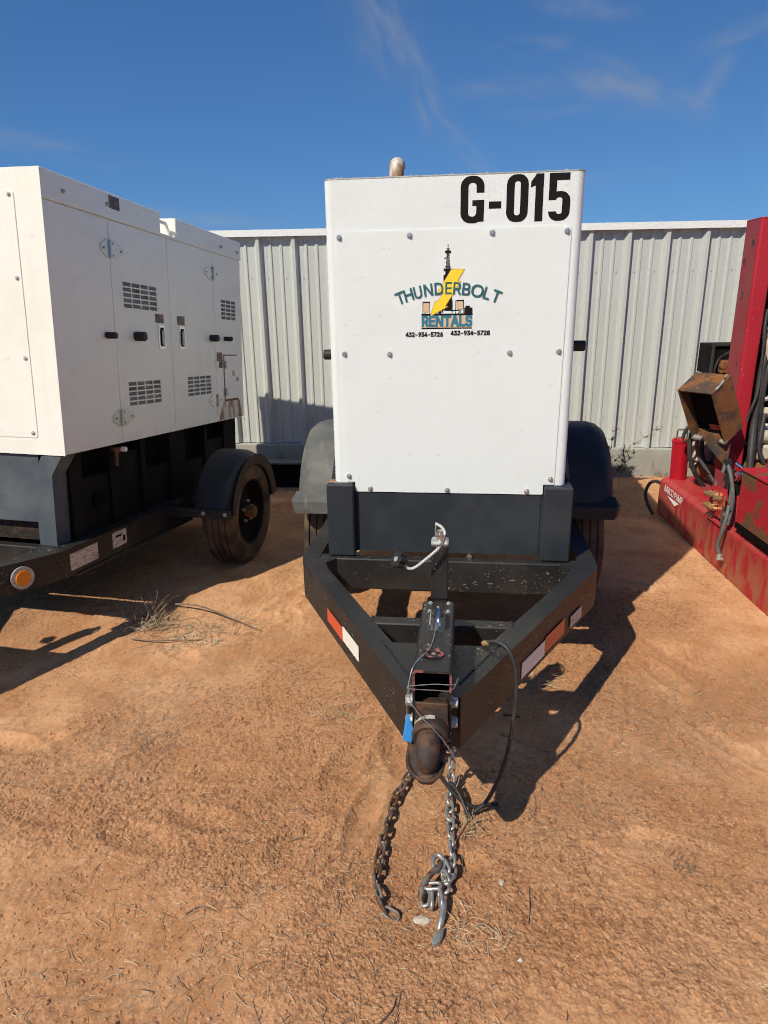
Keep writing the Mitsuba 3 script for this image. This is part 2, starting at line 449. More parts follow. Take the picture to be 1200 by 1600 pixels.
def wheel(t, x, y, z, R, w, side):
    """side +1: outer face looks to +x"""
    h = w / 2
    prof = [(-h * .55, R * .58), (-h * .9, R * .62), (-h, R * .74), (-h * .97, R * .88), (-h * .80, R * .965)]
    for g0 in (-.62, -.24, .14, .52):
        prof += [(h * (g0 - .02), R * .99), (h * g0, R * .99), (h * (g0 + .01), R * .962), (h * (g0 + .09), R * .962), (h * (g0 + .1), R * .992)]
    prof += [(h * .80, R * .965), (h * .97, R * .88), (h, R * .74), (h * .9, R * .62), (h * .55, R * .58)]
    k = obj('wheel', moved(lathe(prof, 56), (x, y, z)), 'm_tyre', t, smooth=24)
    s = side
    rim = [(s * h * .86, R * .62), (s * h * .82, R * .585), (s * h * .5, R * .56), (s * h * .25, R * .47), (s * h * .30, R * .30), (s * h * .55, R * .22), (s * h * .58, R * .14)]
    obj('rim', moved(lathe(rim, 40), (x, y, z)), 'm_black', k)
    obj('hub', cyl((x + s * h * .5, y, z), (x + s * h * 1.12, y, z), R * .115, 18, bev=.006), 'm_rust' if side > 0 else 'm_black', k)
    for i in range(5):
        a = i * 2 * PI / 5 + .3
        obj('lug_nut', cyl((x + s * h * .5, y + R * .2 * math.cos(a), z + R * .2 * math.sin(a)), (x + s * h * .72, y + R * .2 * math.cos(a), z + R * .2 * math.sin(a)), .009, 6), 'm_zinc', k)


def fender(t, xin, xout, y, z, R, m, a0, a1, lip, label, cut=.10):
    """crowned plastic mudguard: arc from angle a0 (front, below level) over the top to a1"""
    s = 1 if xout > xin else -1; wd = abs(xout - xin)
    sec = [(0, -.05), (0, 0), (.012, .006), (wd * .62, .006), (wd * .78, -.006), (wd * .9, -.03), (wd * .97, -.075), (wd, -.075 - cut), (wd - .006, -.075 - cut), (wd * .95, -.08), (wd * .88, -.038), (wd * .6, -.004), (.008, -.004), (.006, -.05)]
    n = 40; V = []; ang = np.linspace(a0, a1, n)
    for a in ang:
        for sx, dr_ in sec:
            f = R + dr_
            V.append((xin + s * sx, y - f * math.cos(a), z + f * math.sin(a)))
    k = len(sec); F = []
    for i in range(n - 1):
        for j in range(k):
            q = (j + 1) % k
            F += [(i * k + j, i * k + q, (i + 1) * k + q), (i * k + j, (i + 1) * k + q, (i + 1) * k + j)]
    for e in (0, (n - 1) * k):
        F += [(e, e + j, e + j + 1) for j in range(1, k - 1)]
    key = obj('fender', trimesh.Trimesh(V, F, process=False), m, t, smooth=40, label=label)
    if lip:
        yf = y - R * math.cos(a0); zf = z + R * math.sin(a0)
        x0, x1 = xin + s * .01, xout + s * .014
        P = []
        for yy, ins in ((yf - .026, .016), (yf + .02, .0)):
            for zz in (zf - .045, zf + .012):
                P += [(x0, yy, zz), (x1 - s * (ins + (.014 if zz < zf else 0)), yy, zz), (x1 - s * (.012 if zz < zf else 0), yy + .03, zz)]
        P += [(x0, yf + .03, zf + .05), (xout - s * .01, yf + .03, zf + .05)]
        obj('lip', hull(P), m, key, smooth=25)
    return key


def trailer_frame(t, hw, yb, zt, zb, nose_y, nose_hw, w=.062, yc=-.075):
    """A-frame of flat-sided rails: straight sides that bend in to the nose"""
    for s in (-1, 1):
        a, b, c = np.array([s * hw, yb]), np.array([s * hw, yc]), np.array([s * nose_hw, nose_y])
        outer = [a, b + [0, .03], b + [-s * .012, -.012], c]
        d = (c - b) / np.linalg.norm(c - b); nrm = np.array([-d[1], d[0]]) * (1 if s < 0 else -1)
        if nrm[0] * s > 0: nrm = -nrm
        inner = [c + nrm * w, b + nrm * w * 1.0 + d * .09, b + np.array([-s * w, .02]), a + np.array([-s * w, 0])]
        obj('frame_rail', prism(Polygon([tuple(q) for q in outer + inner]).buffer(.004, join_style=1).buffer(0), zb, zt), 'm_frame', t, smooth=30)
    for s in (-1, 1):
        # the fillet plates inside the front corners
        x0 = s * (hw - w)
        q = Polygon([(x0, -.05), (x0 - s * .075, -.05), (x0 - s * .04, -.10), (x0 - s * .075, -.20), (x0 - s * .055, -.21), (x0 + s * .004, -.10)])
        obj('corner_fillet', prism(q.buffer(0), zb + .01, zt - .001), 'm_frame', t)

    def xr(y): return hw + (nose_hw - hw) * (y - yc) / (nose_y - yc)
    def cross(y0, d, h):
        x = (xr(y0) if y0 < yc else hw) - w * .9
        obj('cross_member', bx(-x, x, y0, y0 + d, zt - .0015 - h, zt - .0015, .004), 'm_frame', t)
    cross(-.05, .05, .13); cross(-.60, .05, .115)
    for y in (.45, .95, 1.45): cross(y, .06, .10)
    y1 = nose_y + .28
    obj('nose_plate', prism(Polygon([(-xr(y1) + .03, y1), (xr(y1) - .03, y1), (nose_hw, nose_y + .01), (-nose_hw, nose_y + .01)]), zt - .012, zt - .003), 'm_frame', t)
    rr = random.Random(4)

    def weld(p, q):
        p, q = np.array(p), np.array(q); n = max(8, int(np.linalg.norm(q - p) / .006))
        obj('weld_bead', tube([p + (q - p) * i / n + np.array([rr.uniform(-1, 1), rr.uniform(-1, 1), rr.uniform(-.5, 1)]) * .0008 for i in range(n + 1)], [.0042 + .0016 * math.sin(i * 2.1) for i in range(n + 1)], 7), 'm_frame', t)
    for s in (-1, 1):
        weld((s * (xr(y1) - .045), y1 + .004, zt - .001), (s * (nose_hw - .004), nose_y + .06, zt - .001))
        for yy in (-.05, -.60): weld((s * ((xr(yy) if yy < yc else hw) - w * 1.02), yy + .002, zt - .002), (s * ((xr(yy) if yy < yc else hw) - w * 1.02), yy + .05, zt - .002))
    obj('nose_cap', bx(-nose_hw + .002, nose_hw - .002, nose_y, nose_y + .02, zb + .002, zt - .013), 'm_frame', t)


def rail_tape(t, s, hw, yc, nose_hw, nose_y, s0, s1, z0, z1, m, name, label=None):
    a = np.array([s * hw, yc]); b = np.array([s * nose_hw, nose_y]); d = (b - a) / np.linalg.norm(b - a); n = np.array([d[1], -d[0]]); n = n if n[0] * s > 0 else -n
    o = a + d * s0 + n * .0042
    m_ = obox((o[0], o[1], z0), (*(d * (s1 - s0)), 0), (*(n * .0012), 0), (0, 0, z1 - z0))
    return obj(name, m_, m, t, **({'label': label} if label else {}))


def jack(t, x, y, z0, z1, handle=True):
    k = obj('jack', bx(x - .026, x + .024, y, y + .05, z0, z1 - .012, .003), 'm_frame', t)
    obj('cap', bx(x - .027, x + .025, y - .001, y + .051, z1 - .013, z1, .004), 'm_zinc', k)
    obj('spindle', cyl((x, y + .02, z1), (x, y + .02, z1 + .03), .009, 12), 'm_steel', k)
    obj('crank_bracket', cat([bx(x - .014, x + .012, y + .008, y + .032, z1 + .016, z1 + .021), bx(x - .016, x - .012, y + .006, y + .034, z1 + .016, z1 + .05)]), 'm_steel', k)
    path = [(x - .012, y + .02, z1 + .05), (x + .004, y + .0, z1 + .047), (x + .014, y - .016, z1 + .034), (x + .010, y - .026, z1 + .012), (x - .008, y - .032, z1 - .012), (x - .050, y - .042, z1 - .048), (x - .072, y - .048, z1 - .063), (x - .088, y - .05, z1 - .066), (x - .108, y - .05, z1 - .052)]
    obj('crank_handle', tube(path, .0042, 10, smooth=5), 'm_crank', k, label='pale grey painted bent crank arm')
    e = np.array([x - .116, y - .05, z1 - .040])
    star = Point(0, 0).buffer(.016)
    for i in range(6): star = star.union(Point(.0165 * math.cos(i * PI / 3), .0165 * math.sin(i * PI / 3)).buffer(.0085, quad_segs=4))
    kn = moved(prism(star.buffer(-.002).buffer(.002), -.012, .012), e, rot(.3, 1.0, -.5))
    obj('knob', kn, 'm_rubber', k)
    obj('knob_bolt', moved(cyl((0, 0, .010), (0, 0, .0145), .008, 10), e, rot(.3, 1.0, -.5)), 'm_zinc', k)
    # the leg below
    obj('jack_leg', bx(x - .021, x + .019, y + .005, y + .045, z0 - .32, z0 + .001), 'm_frame', k)


def tongue(t, x0, x1, y0, y1, zt, zb, pink=True):
    wd = .006
    top = rrect(x0, x1, zb, zt, .012).difference(rrect(x0 + wd, x1 - wd, zb - .1, zt - wd, .006))
    k = obj('tongue', prism(top, y0 + .0025, y1, 'xz'), 'm_frame', t, smooth=40)
    obj('worn_rim', prism(top.intersection(sbox(x0 - 1, zt - .06, x1 + 1, zt + 1)), y0 - .001, y0 + .0024, 'xz'), 'm_pink', k, label='front edge with worn pink paint')
    obj('back_plate', bx(x0 + .005, x1 - .005, y1 - .26, y1 - .25, zb + .01, zt - .008), 'm_black', k)
    return k


# ================================================================== the trailer in the middle
FR[0] = FC
t = thing('generator_trailer', 'white generator with G-015 and lightning logo on its front, on black A-frame trailer', 'generator trailer')
ZB, ZT = .82, 1.904
enc = obj('enclosure', prism(rrect(-.445, .445, 0, 1.78, .028), ZB + .002, ZT), 'm_white', t, smooth=30)
rk = obj('roof', cat([prism(rrect(-.447, .447, -.0015, 1.784, .03), ZT + .0005, ZT + .003), prism(rrect(-.447, .447, .0, 1.782, .03), ZT + .0031, ZT + .0045)]), 'm_zinc', enc, smooth=30)
bolts(enc, [(x, .03, ZT + .0045) for x in (-.40, -.385, .0, .12, .385, -.14)], np.eye(3), 'm_zinc', name='roof_bolt')
bolts(enc, [(.446, .09, z) for z in (1.80,)], R_RIGHT, 'm_zinc', name='side_bolt')
bolts(enc, [(-.446, .07, z) for z in (1.78, 1.5)], R_LEFT, 'm_zinc', name='side_bolt')
fp = Polygon([(-.406, 1.736), (.408, 1.736), (.403, .826), (.362, .826), (.362, .786), (-.362, .786), (-.362, .826), (-.396, .826)]).buffer(-.006).buffer(.006)
pk = obj('front_panel', prism(fp, -.0042, -.0006, 'xz'), 'm_white', enc, label='big removable front panel held by domed bolts')
bolts(pk, [(x, -.0042, z) for x, z in [(-.394, 1.717), (-.144, 1.718), (.142, 1.72), (.394, 1.719), (-.388, 1.315), (-.219, 1.313), (.217, 1.315), (.390, 1.319), (-.385, .847), (-.302, .798), (-.001, .797), (.302, .797), (.388, .847)]], R_FRONT, mesh=bolt_mesh(.0088, .010))
# unit number
gs = [('G', .031, .080), ('-', .1275, .041), ('0', .186, .0725), ('1', .266, .042), ('5', .3265, .0715)]
gm = []
for ch, x, w in gs:
    gm.append(prism(affinity.translate(glyph(ch, w, .148, .0262), x, 1.7525), -.0012, -.0004, 'xz'))
obj('unit_number', cat(gm), 'm_ink', enc, smooth=False, label='black heavy condensed characters G-015')
# company logo, drawn in units of the print: u right, v up, one unit = K metres
K = .18333 * .00225
LX, LZ = -.008, 1.533


def lp(X, Y): return (LX + (X - 600) * K, LZ - (Y - 458) * K)


def lpoly(pts): return Polygon([lp(*q) for q in pts])


def lbox(x0, y0, x1, y1): (a, b), (c, d) = lp(x0, y1), lp(x1, y0); return sbox(a, b, c, d)


def dec(poly, layer, name, m, label=None):
    y0 = -.0046 - .0005 * layer
    return obj(name, prism(poly, y0 - .0005, y0 + .0003, 'xz'), m, lg, smooth=False, **({'label': label} if label else {}))


def seg(p, q, w): return LineString([lp(*p), lp(*q)]).buffer(w * K / 2, cap_style=2)


lg = obj('logo_backing', prism(lbox(372, 668, 812, 765), -.0052, -.0043, 'xz'), 'm_tan_ink', enc, smooth=False, label='printed company logo with derrick, lightning bolt and name')
der = []
for s in (-1, 1):
    der += [seg((597 + s * 6, 130), (597 + s * 15, 280), 6), seg((597 + s * 15, 280), (597 + s * 42, 640), 9)]
for i in range(7):
    y = 135 + i * 21; a = 7 + i * 1.4
    der += [seg((597 - a, y), (597 + a, y + 21), 4), seg((597 + a, y), (597 - a, y + 21), 4), seg((597 - a, y), (597 + a, y), 4)]
der += [lbox(594, 84, 600, 140), lbox(582, 118, 612, 126), lbox(572, 136, 622, 158), lbox(566, 190, 580, 200), lbox(562, 278, 634, 300), lbox(572, 262, 624, 270), lbox(560, 330, 576, 380), lbox(580, 300, 612, 372),
        lbox(372, 648, 816, 664), lbox(742, 600, 814, 652), lbox(752, 584, 790, 604), lbox(575, 540, 642, 625), lbox(590, 520, 628, 560), lbox(520, 610, 545, 650), lbox(555, 612, 640, 622), lbox(640, 618, 700, 626), lbox(672, 536, 738, 546), lbox(384, 546, 446, 556),
        seg((384, 550), (384, 650), 5), seg((444, 550), (440, 650), 5), seg((668, 540), (668, 650), 5), seg((736, 540), (736, 650), 5), seg((405, 640), (405, 652), 8), seg((690, 610), (720, 652), 6), seg((720, 610), (690, 652), 6), lbox(372, 766, 812, 776)]
dec(unary_union(der), 0, 'derrick', 'm_ink', 'black silhouette of a drilling rig and plant')
for q_ in (lbox(388, 558, 440, 638), lbox(672, 548, 732, 612)): dec(q_, 1, 'tank', 'm_tan_ink')
bolt_o = [(628, 286), (736, 288), (680, 382), (706, 384), (575, 590), (600, 588), (452, 666), (492, 540), (506, 556), (570, 470), (512, 474)]
dec(lpoly(bolt_o).buffer(.0016), 2, 'lightning_outline', 'm_orange_ink')
dec(lpoly(bolt_o), 3, 'lightning_bolt', 'm_yellow', 'yellow lightning bolt')
chars = [('T', 185, 72), ('H', 258, 74), ('U', 338, 66), ('N', 428, 72), ('D', 520, 72), ('E', 603, 52), ('R', 677, 62), ('B', 755, 66), ('O', 850, 102), ('L', 932, 50), ('T', 1012, 72)]
tm = []
Rr = 1196 * K
cxz = lp(600, 440 + 1196)
for ch, X, w in chars:
    a = math.asin((X - 600) / 1196.)
    m = txt(ch, 96 * K, w * K, depth=.0006)
    c, s = math.cos(-a), math.sin(-a); v = np.array(m.vertices); v[:, 0] -= w * K / 2; v[:, 1] -= 48 * K
    x = v[:, 0] * c - v[:, 1] * s; z = v[:, 0] * s + v[:, 1] * c
    ox, oz = cxz[0] + Rr * math.sin(a), cxz[1] + Rr * math.cos(a)
    for i, (dx, dz) in enumerate([(0, 0), (4 * K, 0), (0, 4 * K), (4 * K, 4 * K)]): tm.append(trimesh.Trimesh(np.stack([ox + x + dx, -.0068 - v[:, 2] - .00003 * i, oz + z + dz], 1), np.array(m.faces)[:, ::-1], process=False))
obj('wordmark', cat(tm), 'm_teal', lg, smooth=False, label='arched teal word THUNDERBOLT')


def flat_text(s, h, w, X, Z, y, m, parent, name, label, bold=True, fat=0.):
    q = txt(s, h, w, bold, .0006); v = np.array(q.vertices); f = np.array(q.faces)[:, ::-1]; ms = []
    for i, (dx, dz) in enumerate([(0, 0), (fat, 0), (0, fat), (fat, fat)] if fat else [(0, 0)]): ms.append(trimesh.Trimesh(np.stack([X + v[:, 0] + dx, y - v[:, 2] - .00003 * i, Z + v[:, 1] + dz], 1), f, process=False))
    obj(name, cat(ms), m, parent, smooth=False, label=label)


a, b = lp(374, 756); flat_text('RENTALS', 84 * K, 434 * K, a, b, -.0056, 'm_blue_ink', lg, 'second_word', 'blue block word RENTALS', fat=7 * K)
a, b = lp(232, 842); flat_text('432-934-5726', 36 * K, 326 * K, a, b, -.0048, 'm_ink', lg, 'phone_number', 'black phone number 432-934-5726', fat=3.5 * K)
a, b = lp(628, 832); flat_text('432-934-5728', 36 * K, 338 * K, a, b, -.0048, 'm_ink', lg, 'phone_number', 'black phone number 432-934-5728', fat=3.5 * K)
# side doors and bumpers
for s in (-1, 1):
    x = s * .4455
    for y0, y1 in ((.10, .58), (.585, 1.06), (1.065, 1.70)):
        obj('side_door', bx(min(x, x + s * .004), max(x, x + s * .004), y0, y1, .86, 1.76, .0015), 'm_white', enc)
    obj('door_bumper', cyl((x, .32, 1.29 if s < 0 else 1.318), (x + s * .088, .32, 1.29 if s < 0 else 1.318), .021, 16, bev=.003), 'm_rubber', enc)
# exhaust
ex = [(-.268, .80, 1.90), (-.268, .80, 2.02), (-.268, .803, 2.055), (-.268, .822, 2.083), (-.268, .87, 2.09)]
obj('exhaust_pipe', tube(ex, .034, 20, smooth=6), 'm_cream_rust', enc, label='rusty steel exhaust elbow on the roof')
# base tank and posts
bs = obj('base', bx(-.40, .40, .006, 1.72, .535, .8205), 'm_slate', t)
obj('front_skirt', bx(-.357, .357, .001, .0055, .536, .790), 'm_slate', bs)
for s in (-1, 1):
    xo, xi = s * .474, s * .366
    pk2 = obj('post', bx(min(xo, xi), max(xo, xi), -.03, .09, .521, .8195, .006), 'm_slate', bs)
    obj('gusset', hull([(s * .474, .0905, .60), (s * .474, .0905, .8195), (s * .474, .19, .90), (s * .474, .20, .62), (s * .449, .0905, .60), (s * .449, .0905, .86), (s * .449, .19, .90), (s * .449, .20, .62)]), 'm_slate', bs)
obj('drain_plug', cyl((.09, .004, .528), (.09, -.02, .528), .011, 12), 'm_chrome', bs)
obj('dust_drift', hull([(-.47, .0, .8196), (-.37, .0, .8196), (-.46, .02, .826), (-.40, .03, .824), (-.47, .05, .8196), (-.37, .05, .8196)]), 'm_cream_rust', bs)
HW, YC, NHW, NY = .575, -.075, .066, -1.0
trailer_frame(t, HW, 1.95, .520, .366, NY, NHW)
rail_tape(t, -1, HW, YC, NHW, NY, .345, .515, .408, .458, 'm_tape_red', 'reflector_tape', 'red reflective tape')
rail_tape(t, -1, HW, YC, NHW, NY, .516, .672, .412, .466, 'm_tape_white', 'reflector_tape', 'white reflective tape')
rail_tape(t, 1, HW, YC, NHW, NY, .505, .682, .385, .440, 'm_tape_white', 'reflector_tape', 'white reflective tape')
rail_tape(t, 1, HW, YC, NHW, NY, .335, .503, .390, .448, 'm_tape_red', 'reflector_tape', 'red reflective tape')
rail_tape(t, 1, HW, YC, NHW, NY, .165, .275, .385, .430, 'm_sticker', 'data_sticker', 'faded grey data sticker')
for s in (-1, 1): wheel(t, s * .648, .90, .315, .32, .19, s)
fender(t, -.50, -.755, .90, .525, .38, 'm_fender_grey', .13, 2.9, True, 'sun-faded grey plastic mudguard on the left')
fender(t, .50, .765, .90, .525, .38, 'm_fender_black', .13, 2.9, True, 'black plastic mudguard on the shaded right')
obj('axle', cyl((-.6, .90, .315), (.6, .90, .315), .03, 16), 'm_black', t)
for s in (-1, 1):
    obj('fender_bracket', bx(s * .51 - .0, s * .51 + .04, .80, 1.0, .45, .53), 'm_frame', t)
tk = tongue(t, -.053, .044, -1.075, -.674, .636, .40)
jack(tk, -.003, -.665, .638, .822)
bolts(tk, [(x, y, .636) for x in (-.028, .025) for y in (-.69, -.745)], np.eye(3), 'm_zinc', mesh=bolt_mesh(.006, .007))
obj('latch', cat([bx(-.024, .018, -.865, -.79, .6362, .640), bx(-.024, -.021, -.865, -.79, .640, .654), bx(.015, .018, -.865, -.79, .640, .662)]), 'm_chrome', tk)
obj('latch_lever', tube([(-.004, -.80, .64), (-.004, -.792, .668), (-.002, -.81, .678), (.0, -.84, .66), (.004, -.85, .645)], .005, 8, smooth=4), 'm_chrome', tk)
ring = [(-.006 + .026 * math.cos(a) * (1.0), -.995 + .017 * math.sin(a), .6405) for a in np.linspace(0, 2 * PI, 25)]
obj('pin_ring', tube(ring, .0042, 8), 'm_pink', tk, label='wire ring with worn pink paint')
# tongue channel bolts
for z in (.532, .474):
    for x, d in ((-.055, -1), (.042, 1)):
        obj('channel_bolt', cat([cyl((x, -1.045, z), (x + d * .004, -1.045, z), .017, 18), tube([(x + d * .003, -1.045, z), (x + d * .016, -1.045, z), (x + d * .018, -1.045, z)], [.0135, .0135, .011], 6)]), 'm_zinc', tk)
# coupler
cp = obj('coupler', cat([bx(-.045, .036, -1.088, -1.02, .43, .530, .004), bx(-.045, .036, -1.092, -1.084, .42, .556, .002)]), 'm_cast', t)
obj('collar', moved(lathe([(-.050, .031), (-.052, .040), (-.046, .0445), (-.040, .0455), (-.034, .0440), (.0, .0435), (.02, .0435)], 40, 'y'), (-.0055, -1.072, .482), rot(.04, .16)), 'm_cast', cp, smooth=40)
lab_ = []
for a in np.linspace(1.9, 3.0, 9): lab_.append((a,))
V, F = [], []
for i, a in enumerate(np.linspace(1.35, 2.75, 12)):
    for yy in (-1.076, -1.104):
        r = .0447; V.append((-.0055 + r * math.cos(a), yy, .482 + r * math.sin(a) + (yy + 1.072) * .16))
for i in range(11): F += [(2 * i, 2 * i + 1, 2 * i + 3), (2 * i, 2 * i + 3, 2 * i + 2)]
obj('coupler_label', trimesh.Trimesh(V, F, process=False), 'm_sticker', cp, smooth=True, label='torn white label on the coupler collar')
FR[0] = FC.sub([0, .014, .006])
nk = [(-.006, -1.08, .478), (-.008, -1.115, .474), (-.010, -1.145, .466), (-.012, -1.166, .452), (-.013, -1.178, .434), (-.013, -1.182, .415)]
obj('ball_neck', tube(nk, [.0285, .0290, .0300, .0300, .027, .018], 28, smooth=4), 'm_cast', cp, smooth=60)
for q in range(3):
    a0 = 1.15 + q * .24; P_ = []
    for u in np.linspace(-1.108, -1.150, 9): P_.append((-.0085 + .0298 * math.cos(a0), u, .4745 + .0298 * math.sin(a0) + (u + 1.115) * .27 + .0006 * math.sin(u * 900)))
    obj('cast_mark', tube(P_, .0012, 6), 'm_cast', cp)
obj('neck_seam', tube([(-.041, -1.166, .440), (-.030, -1.182, .436), (-.013, -1.190, .434), (.004, -1.183, .436), (.016, -1.166, .440)], .0022, 6, smooth=4), 'm_cast', cp)
jw = []
for (x, y, z, r) in [(-.048, -1.105, .425, .014), (.014, -1.105, .420, .020), (-.044, -1.150, .402, .016), (.010, -1.152, .400, .017), (-.020, -1.186, .396, .016), (-.005, -1.186, .396, .016), (-.046, -1.05, .43, .016), (.012, -1.05, .43, .02)]:
    jw.append(np.array(trimesh.creation.icosphere(2, r).vertices) + [x, y, z])
obj('lower_jaw', hull(np.vstack(jw)), 'm_cast', cp, smooth=40)
obj('jaw_lip', tube([(-.058, -1.10, .428), (-.060, -1.150, .412), (-.045, -1.186, .404), (-.013, -1.203, .400), (.018, -1.186, .404), (.028, -1.150, .412)], .0055, 8, smooth=5), 'm_cast', cp)
obj('jaw_ear', bx(-.062, -.044, -1.115, -1.070, .415, .475, .005), 'm_cast', cp)
obj('jaw_spring', tube([(.03, -1.10 - .0, .47 - i * .0035) if False else (.034 + .009 * math.cos(i * .9), -1.115 + .009 * math.sin(i * .9), .472 - i * .0022) for i in range(34)], .0022, 6), 'm_chain_rust', cp)

FR[0] = FC
# wire lanyard, blue tape, chains and cable belonging to the tongue: things of their own
tag = thing('wire_lanyard', 'thin steel wire tied round the open front of the black tongue', 'wire')
wire = [(-.004, -.84, .648), (-.010, -.93, .642), (-.020, -.99, .645), (-.050, -1.06, .642), (-.062, -1.085, .600), (-.058, -1.088, .592), (0, -1.086, .590), (.044, -1.085, .592), (.058, -1.04, .60), (.05, -1.082, .606), (0, -1.082, .604), (-.06, -1.086, .598)]
obj('loop', tube(wire, .0011, 6, smooth=5), 'm_steel', tag)
wire2 = [(-.062, -1.086, .598), (-.056, -1.10, .566), (-.03, -1.12, .538), (-.002, -1.135, .520), (.025, -1.145, .492), (.05, -1.15, .455), (.064, -1.155, .42), (.066, -1.16, .395), (.060, -1.165, .375)]
obj('loose_end', tube(wire2, .0012, 6, smooth=5), 'm_steel', tag)
obj('drop', tube([(-.062, -1.086, .598), (-.066, -1.090, .56), (-.065, -1.093, .522)], .001, 6), 'm_steel', tag)
Vt = np.array([(-.066, -1.094, .525), (-.062, -1.096, .524), (-.050, -1.100, .488), (-.053, -1.104, .470), (-.056, -1.106, .452), (-.076, -1.106, .458), (-.066, -1.102, .470)])
bt = hull(np.vstack([Vt, Vt + [.002, -.004, 0]]))
labels[obj('blue_tape', bt, 'm_blue_tape', None, smooth=False)] = {'label': 'scrap of bright blue tape hanging beside the rusty coupler', 'category': 'tape'}

FR[0] = W0


def link_mesh(L=.034, wo=.0305, d=.0092):
    """stadium link: L inside length, outer width, wire; lies in xy, long axis y"""
    rc = (wo - d) / 2; hy = L / 2 + d / 2 - rc; P = []
    for a in np.linspace(0, PI, 9): P.append((rc * math.cos(a), hy + rc * math.sin(a), 0))
    for a in np.linspace(PI, 2 * PI, 9): P.append((rc * math.cos(a), -hy + rc * math.sin(a), 0))
    P.append(P[0]); P = np.array(P)
    n = 8; V, F = [], []
    Q = P[:-1]; m = len(Q)
    for i in range(m):
        tg = Q[(i + 1) % m] - Q[i - 1]; tg /= np.linalg.norm(tg); s = np.cross(tg, [0, 0, 1])
        for g in np.arange(n) * 2 * PI / n: V.append(Q[i] + d / 2 * (math.cos(g) * s + math.sin(g) * np.array([0, 0, 1])))
    for i in range(m):
        for j in range(n):
            a, b, c, e = i * n + j, i * n + (j + 1) % n, ((i + 1) % m) * n + (j + 1) % n, ((i + 1) % m) * n + j
            F += [(a, c, b), (a, e, c)]
    return trimesh.Trimesh(V, F, process=False)


LINK = mikit.ply(link_mesh(), None, smooth=True)


def place_link(key, pos, tan, twist, m, s=1.0):
    y = np.array(tan, float); y /= np.linalg.norm(y)
    ref = np.array([0, 0, 1.]) if abs(y[2]) < .9 else np.array([1., 0, 0])
    x = np.cross(y, ref); x /= np.linalg.norm(x); z = np.cross(x, y)
    c, q = math.cos(twist), math.sin(twist); X = c * x + q * z; Z = -q * x + c * z
    M = np.eye(4); M[:3, 0], M[:3, 1], M[:3, 2], M[:3, 3] = X * s, y * s, Z * s, pos
    scene[key] = {**LINK, 'bsdf': {'type': 'ref', 'id': m}, 'to_world': T(M.tolist())}


def chain(t, path, mats, start=0., end=None, tw0=.0):
    P = np.array(path, float); D = np.r_[0, np.cumsum(np.linalg.norm(np.diff(P, axis=0), axis=1))]
    n = int(D[-1] / .0345)
    for i in range(n):
        u = (i + .5) * .0345
        a, b = [np.array([np.interp(q, D, P[:, k]) for k in range(3)]) for q in (u - .012, u + .012)]
        low = (a[2] + b[2]) / 2 < .03
        tw = (PI / 4 if i % 2 else -PI / 4) + tw0 + .38 * math.sin(i * 2.3)
        k = numbered(t + '__link'); place_link(k, (a + b) / 2 + [0, 0, .004 if low else 0], b - a, tw, mats[min(len(mats) - 1, int(len(mats) * i / n))])


tl = thing('safety_chain', 'long rusty safety chain curving to the left over the sand below the coupler', 'chain')
chain(tl, [(.165, 1.78, .36), (.12, 1.84, .16), (.075, 1.855, .02), (.046, 1.79, .012), (.022, 1.744, .012), (.009, 1.694, .012), (-.004, 1.634, .012), (-.015, 1.579, .012), (-.026, 1.518, .012), (-.033, 1.465, .011), (-.037, 1.423, .010),
           (-.033, 1.395, .009), (-.022, 1.362, .004), (-.014, 1.343, .001), (.004, 1.333, .000), (.022, 1.324, -.010)],
      ['m_galv', 'm_chain_rust', 'm_chain_rust', 'm_chain_rust', 'm_chain_rust', 'm_chain_rust'])
tr = thing('safety_chain', 'shiny galvanised safety chain bunched with a hook to the right of the rusty one', 'chain')
chain(tr, [(.205, 1.78, .36), (.205, 1.80, .20), (.20, 1.79, .03), (.191, 1.746, .012), (.186, 1.68, .012), (.182, 1.612, .012), (.178, 1.56, .012), (.176, 1.517, .012), (.173, 1.455, .012), (.158, 1.42, .014), (.140, 1.405, .02)], ['m_galv'])
for x, y, z, tx, ty, tz, tw in [(.152, 1.462, .020, -.25, 1, 0, .9), (.112, 1.393, .030, 1, -.1, .1, .15), (.107, 1.358, .020, .08, 1, .1, 1.45), (.130, 1.360, .022, -.05, 1, .1, 1.35), (.146, 1.398, .020, .1, 1, -.15, .5), (.150, 1.430, .018, -.3, 1, 0, 1.2), (.092, 1.372, .010, .2, 1, .0, .3)]:
    k = numbered(tr + '__link'); place_link(k, (x, y, z), (tx, ty, tz), tw, 'm_galv', 1.05)
hook = [(.144, 1.474, .026), (.133, 1.452, .034), (.112, 1.427, .037), (.094, 1.405, .034), (.083, 1.385, .026), (.080, 1.366, .014), (.084, 1.352, .004)]
obj('hook', tube(hook, [.0062, .0080, .0086, .0086, .008, .0072, .005], 12, smooth=5), 'm_chain_rust', tr, smooth=60, label='rusty forged slip hook')
obj('hook_eye', tube([(.134 + .015 * math.cos(a), 1.472 + .024 * math.sin(a), .026 + .004 * math.sin(a)) for a in np.linspace(0, 2 * PI, 26)], .0062, 10), 'm_galv', tr, smooth=60)
obj('lower_hook', tube([(.138, 1.362, .026), (.137, 1.342, .022), (.131, 1.318, .015), (.125, 1.300, .007), (.121, 1.290, .0)], [.007, .008, .0085, .008, .006], 12, smooth=5), 'm_galv', tr, smooth=60)
lt = [(.132, 1.288), (.131, 1.278), (.127, 1.262), (.119, 1.249), (.107, 1.243), (.100, 1.246), (.101, 1.258), (.110, 1.268), (.122, 1.278)]
v2 = [(x, y, .0105 + .004 * math.sin(i)) for i, (x, y) in enumerate(lt)] + [(x, y, -.004) for x, y in lt] + [(.117, 1.262, .015)]
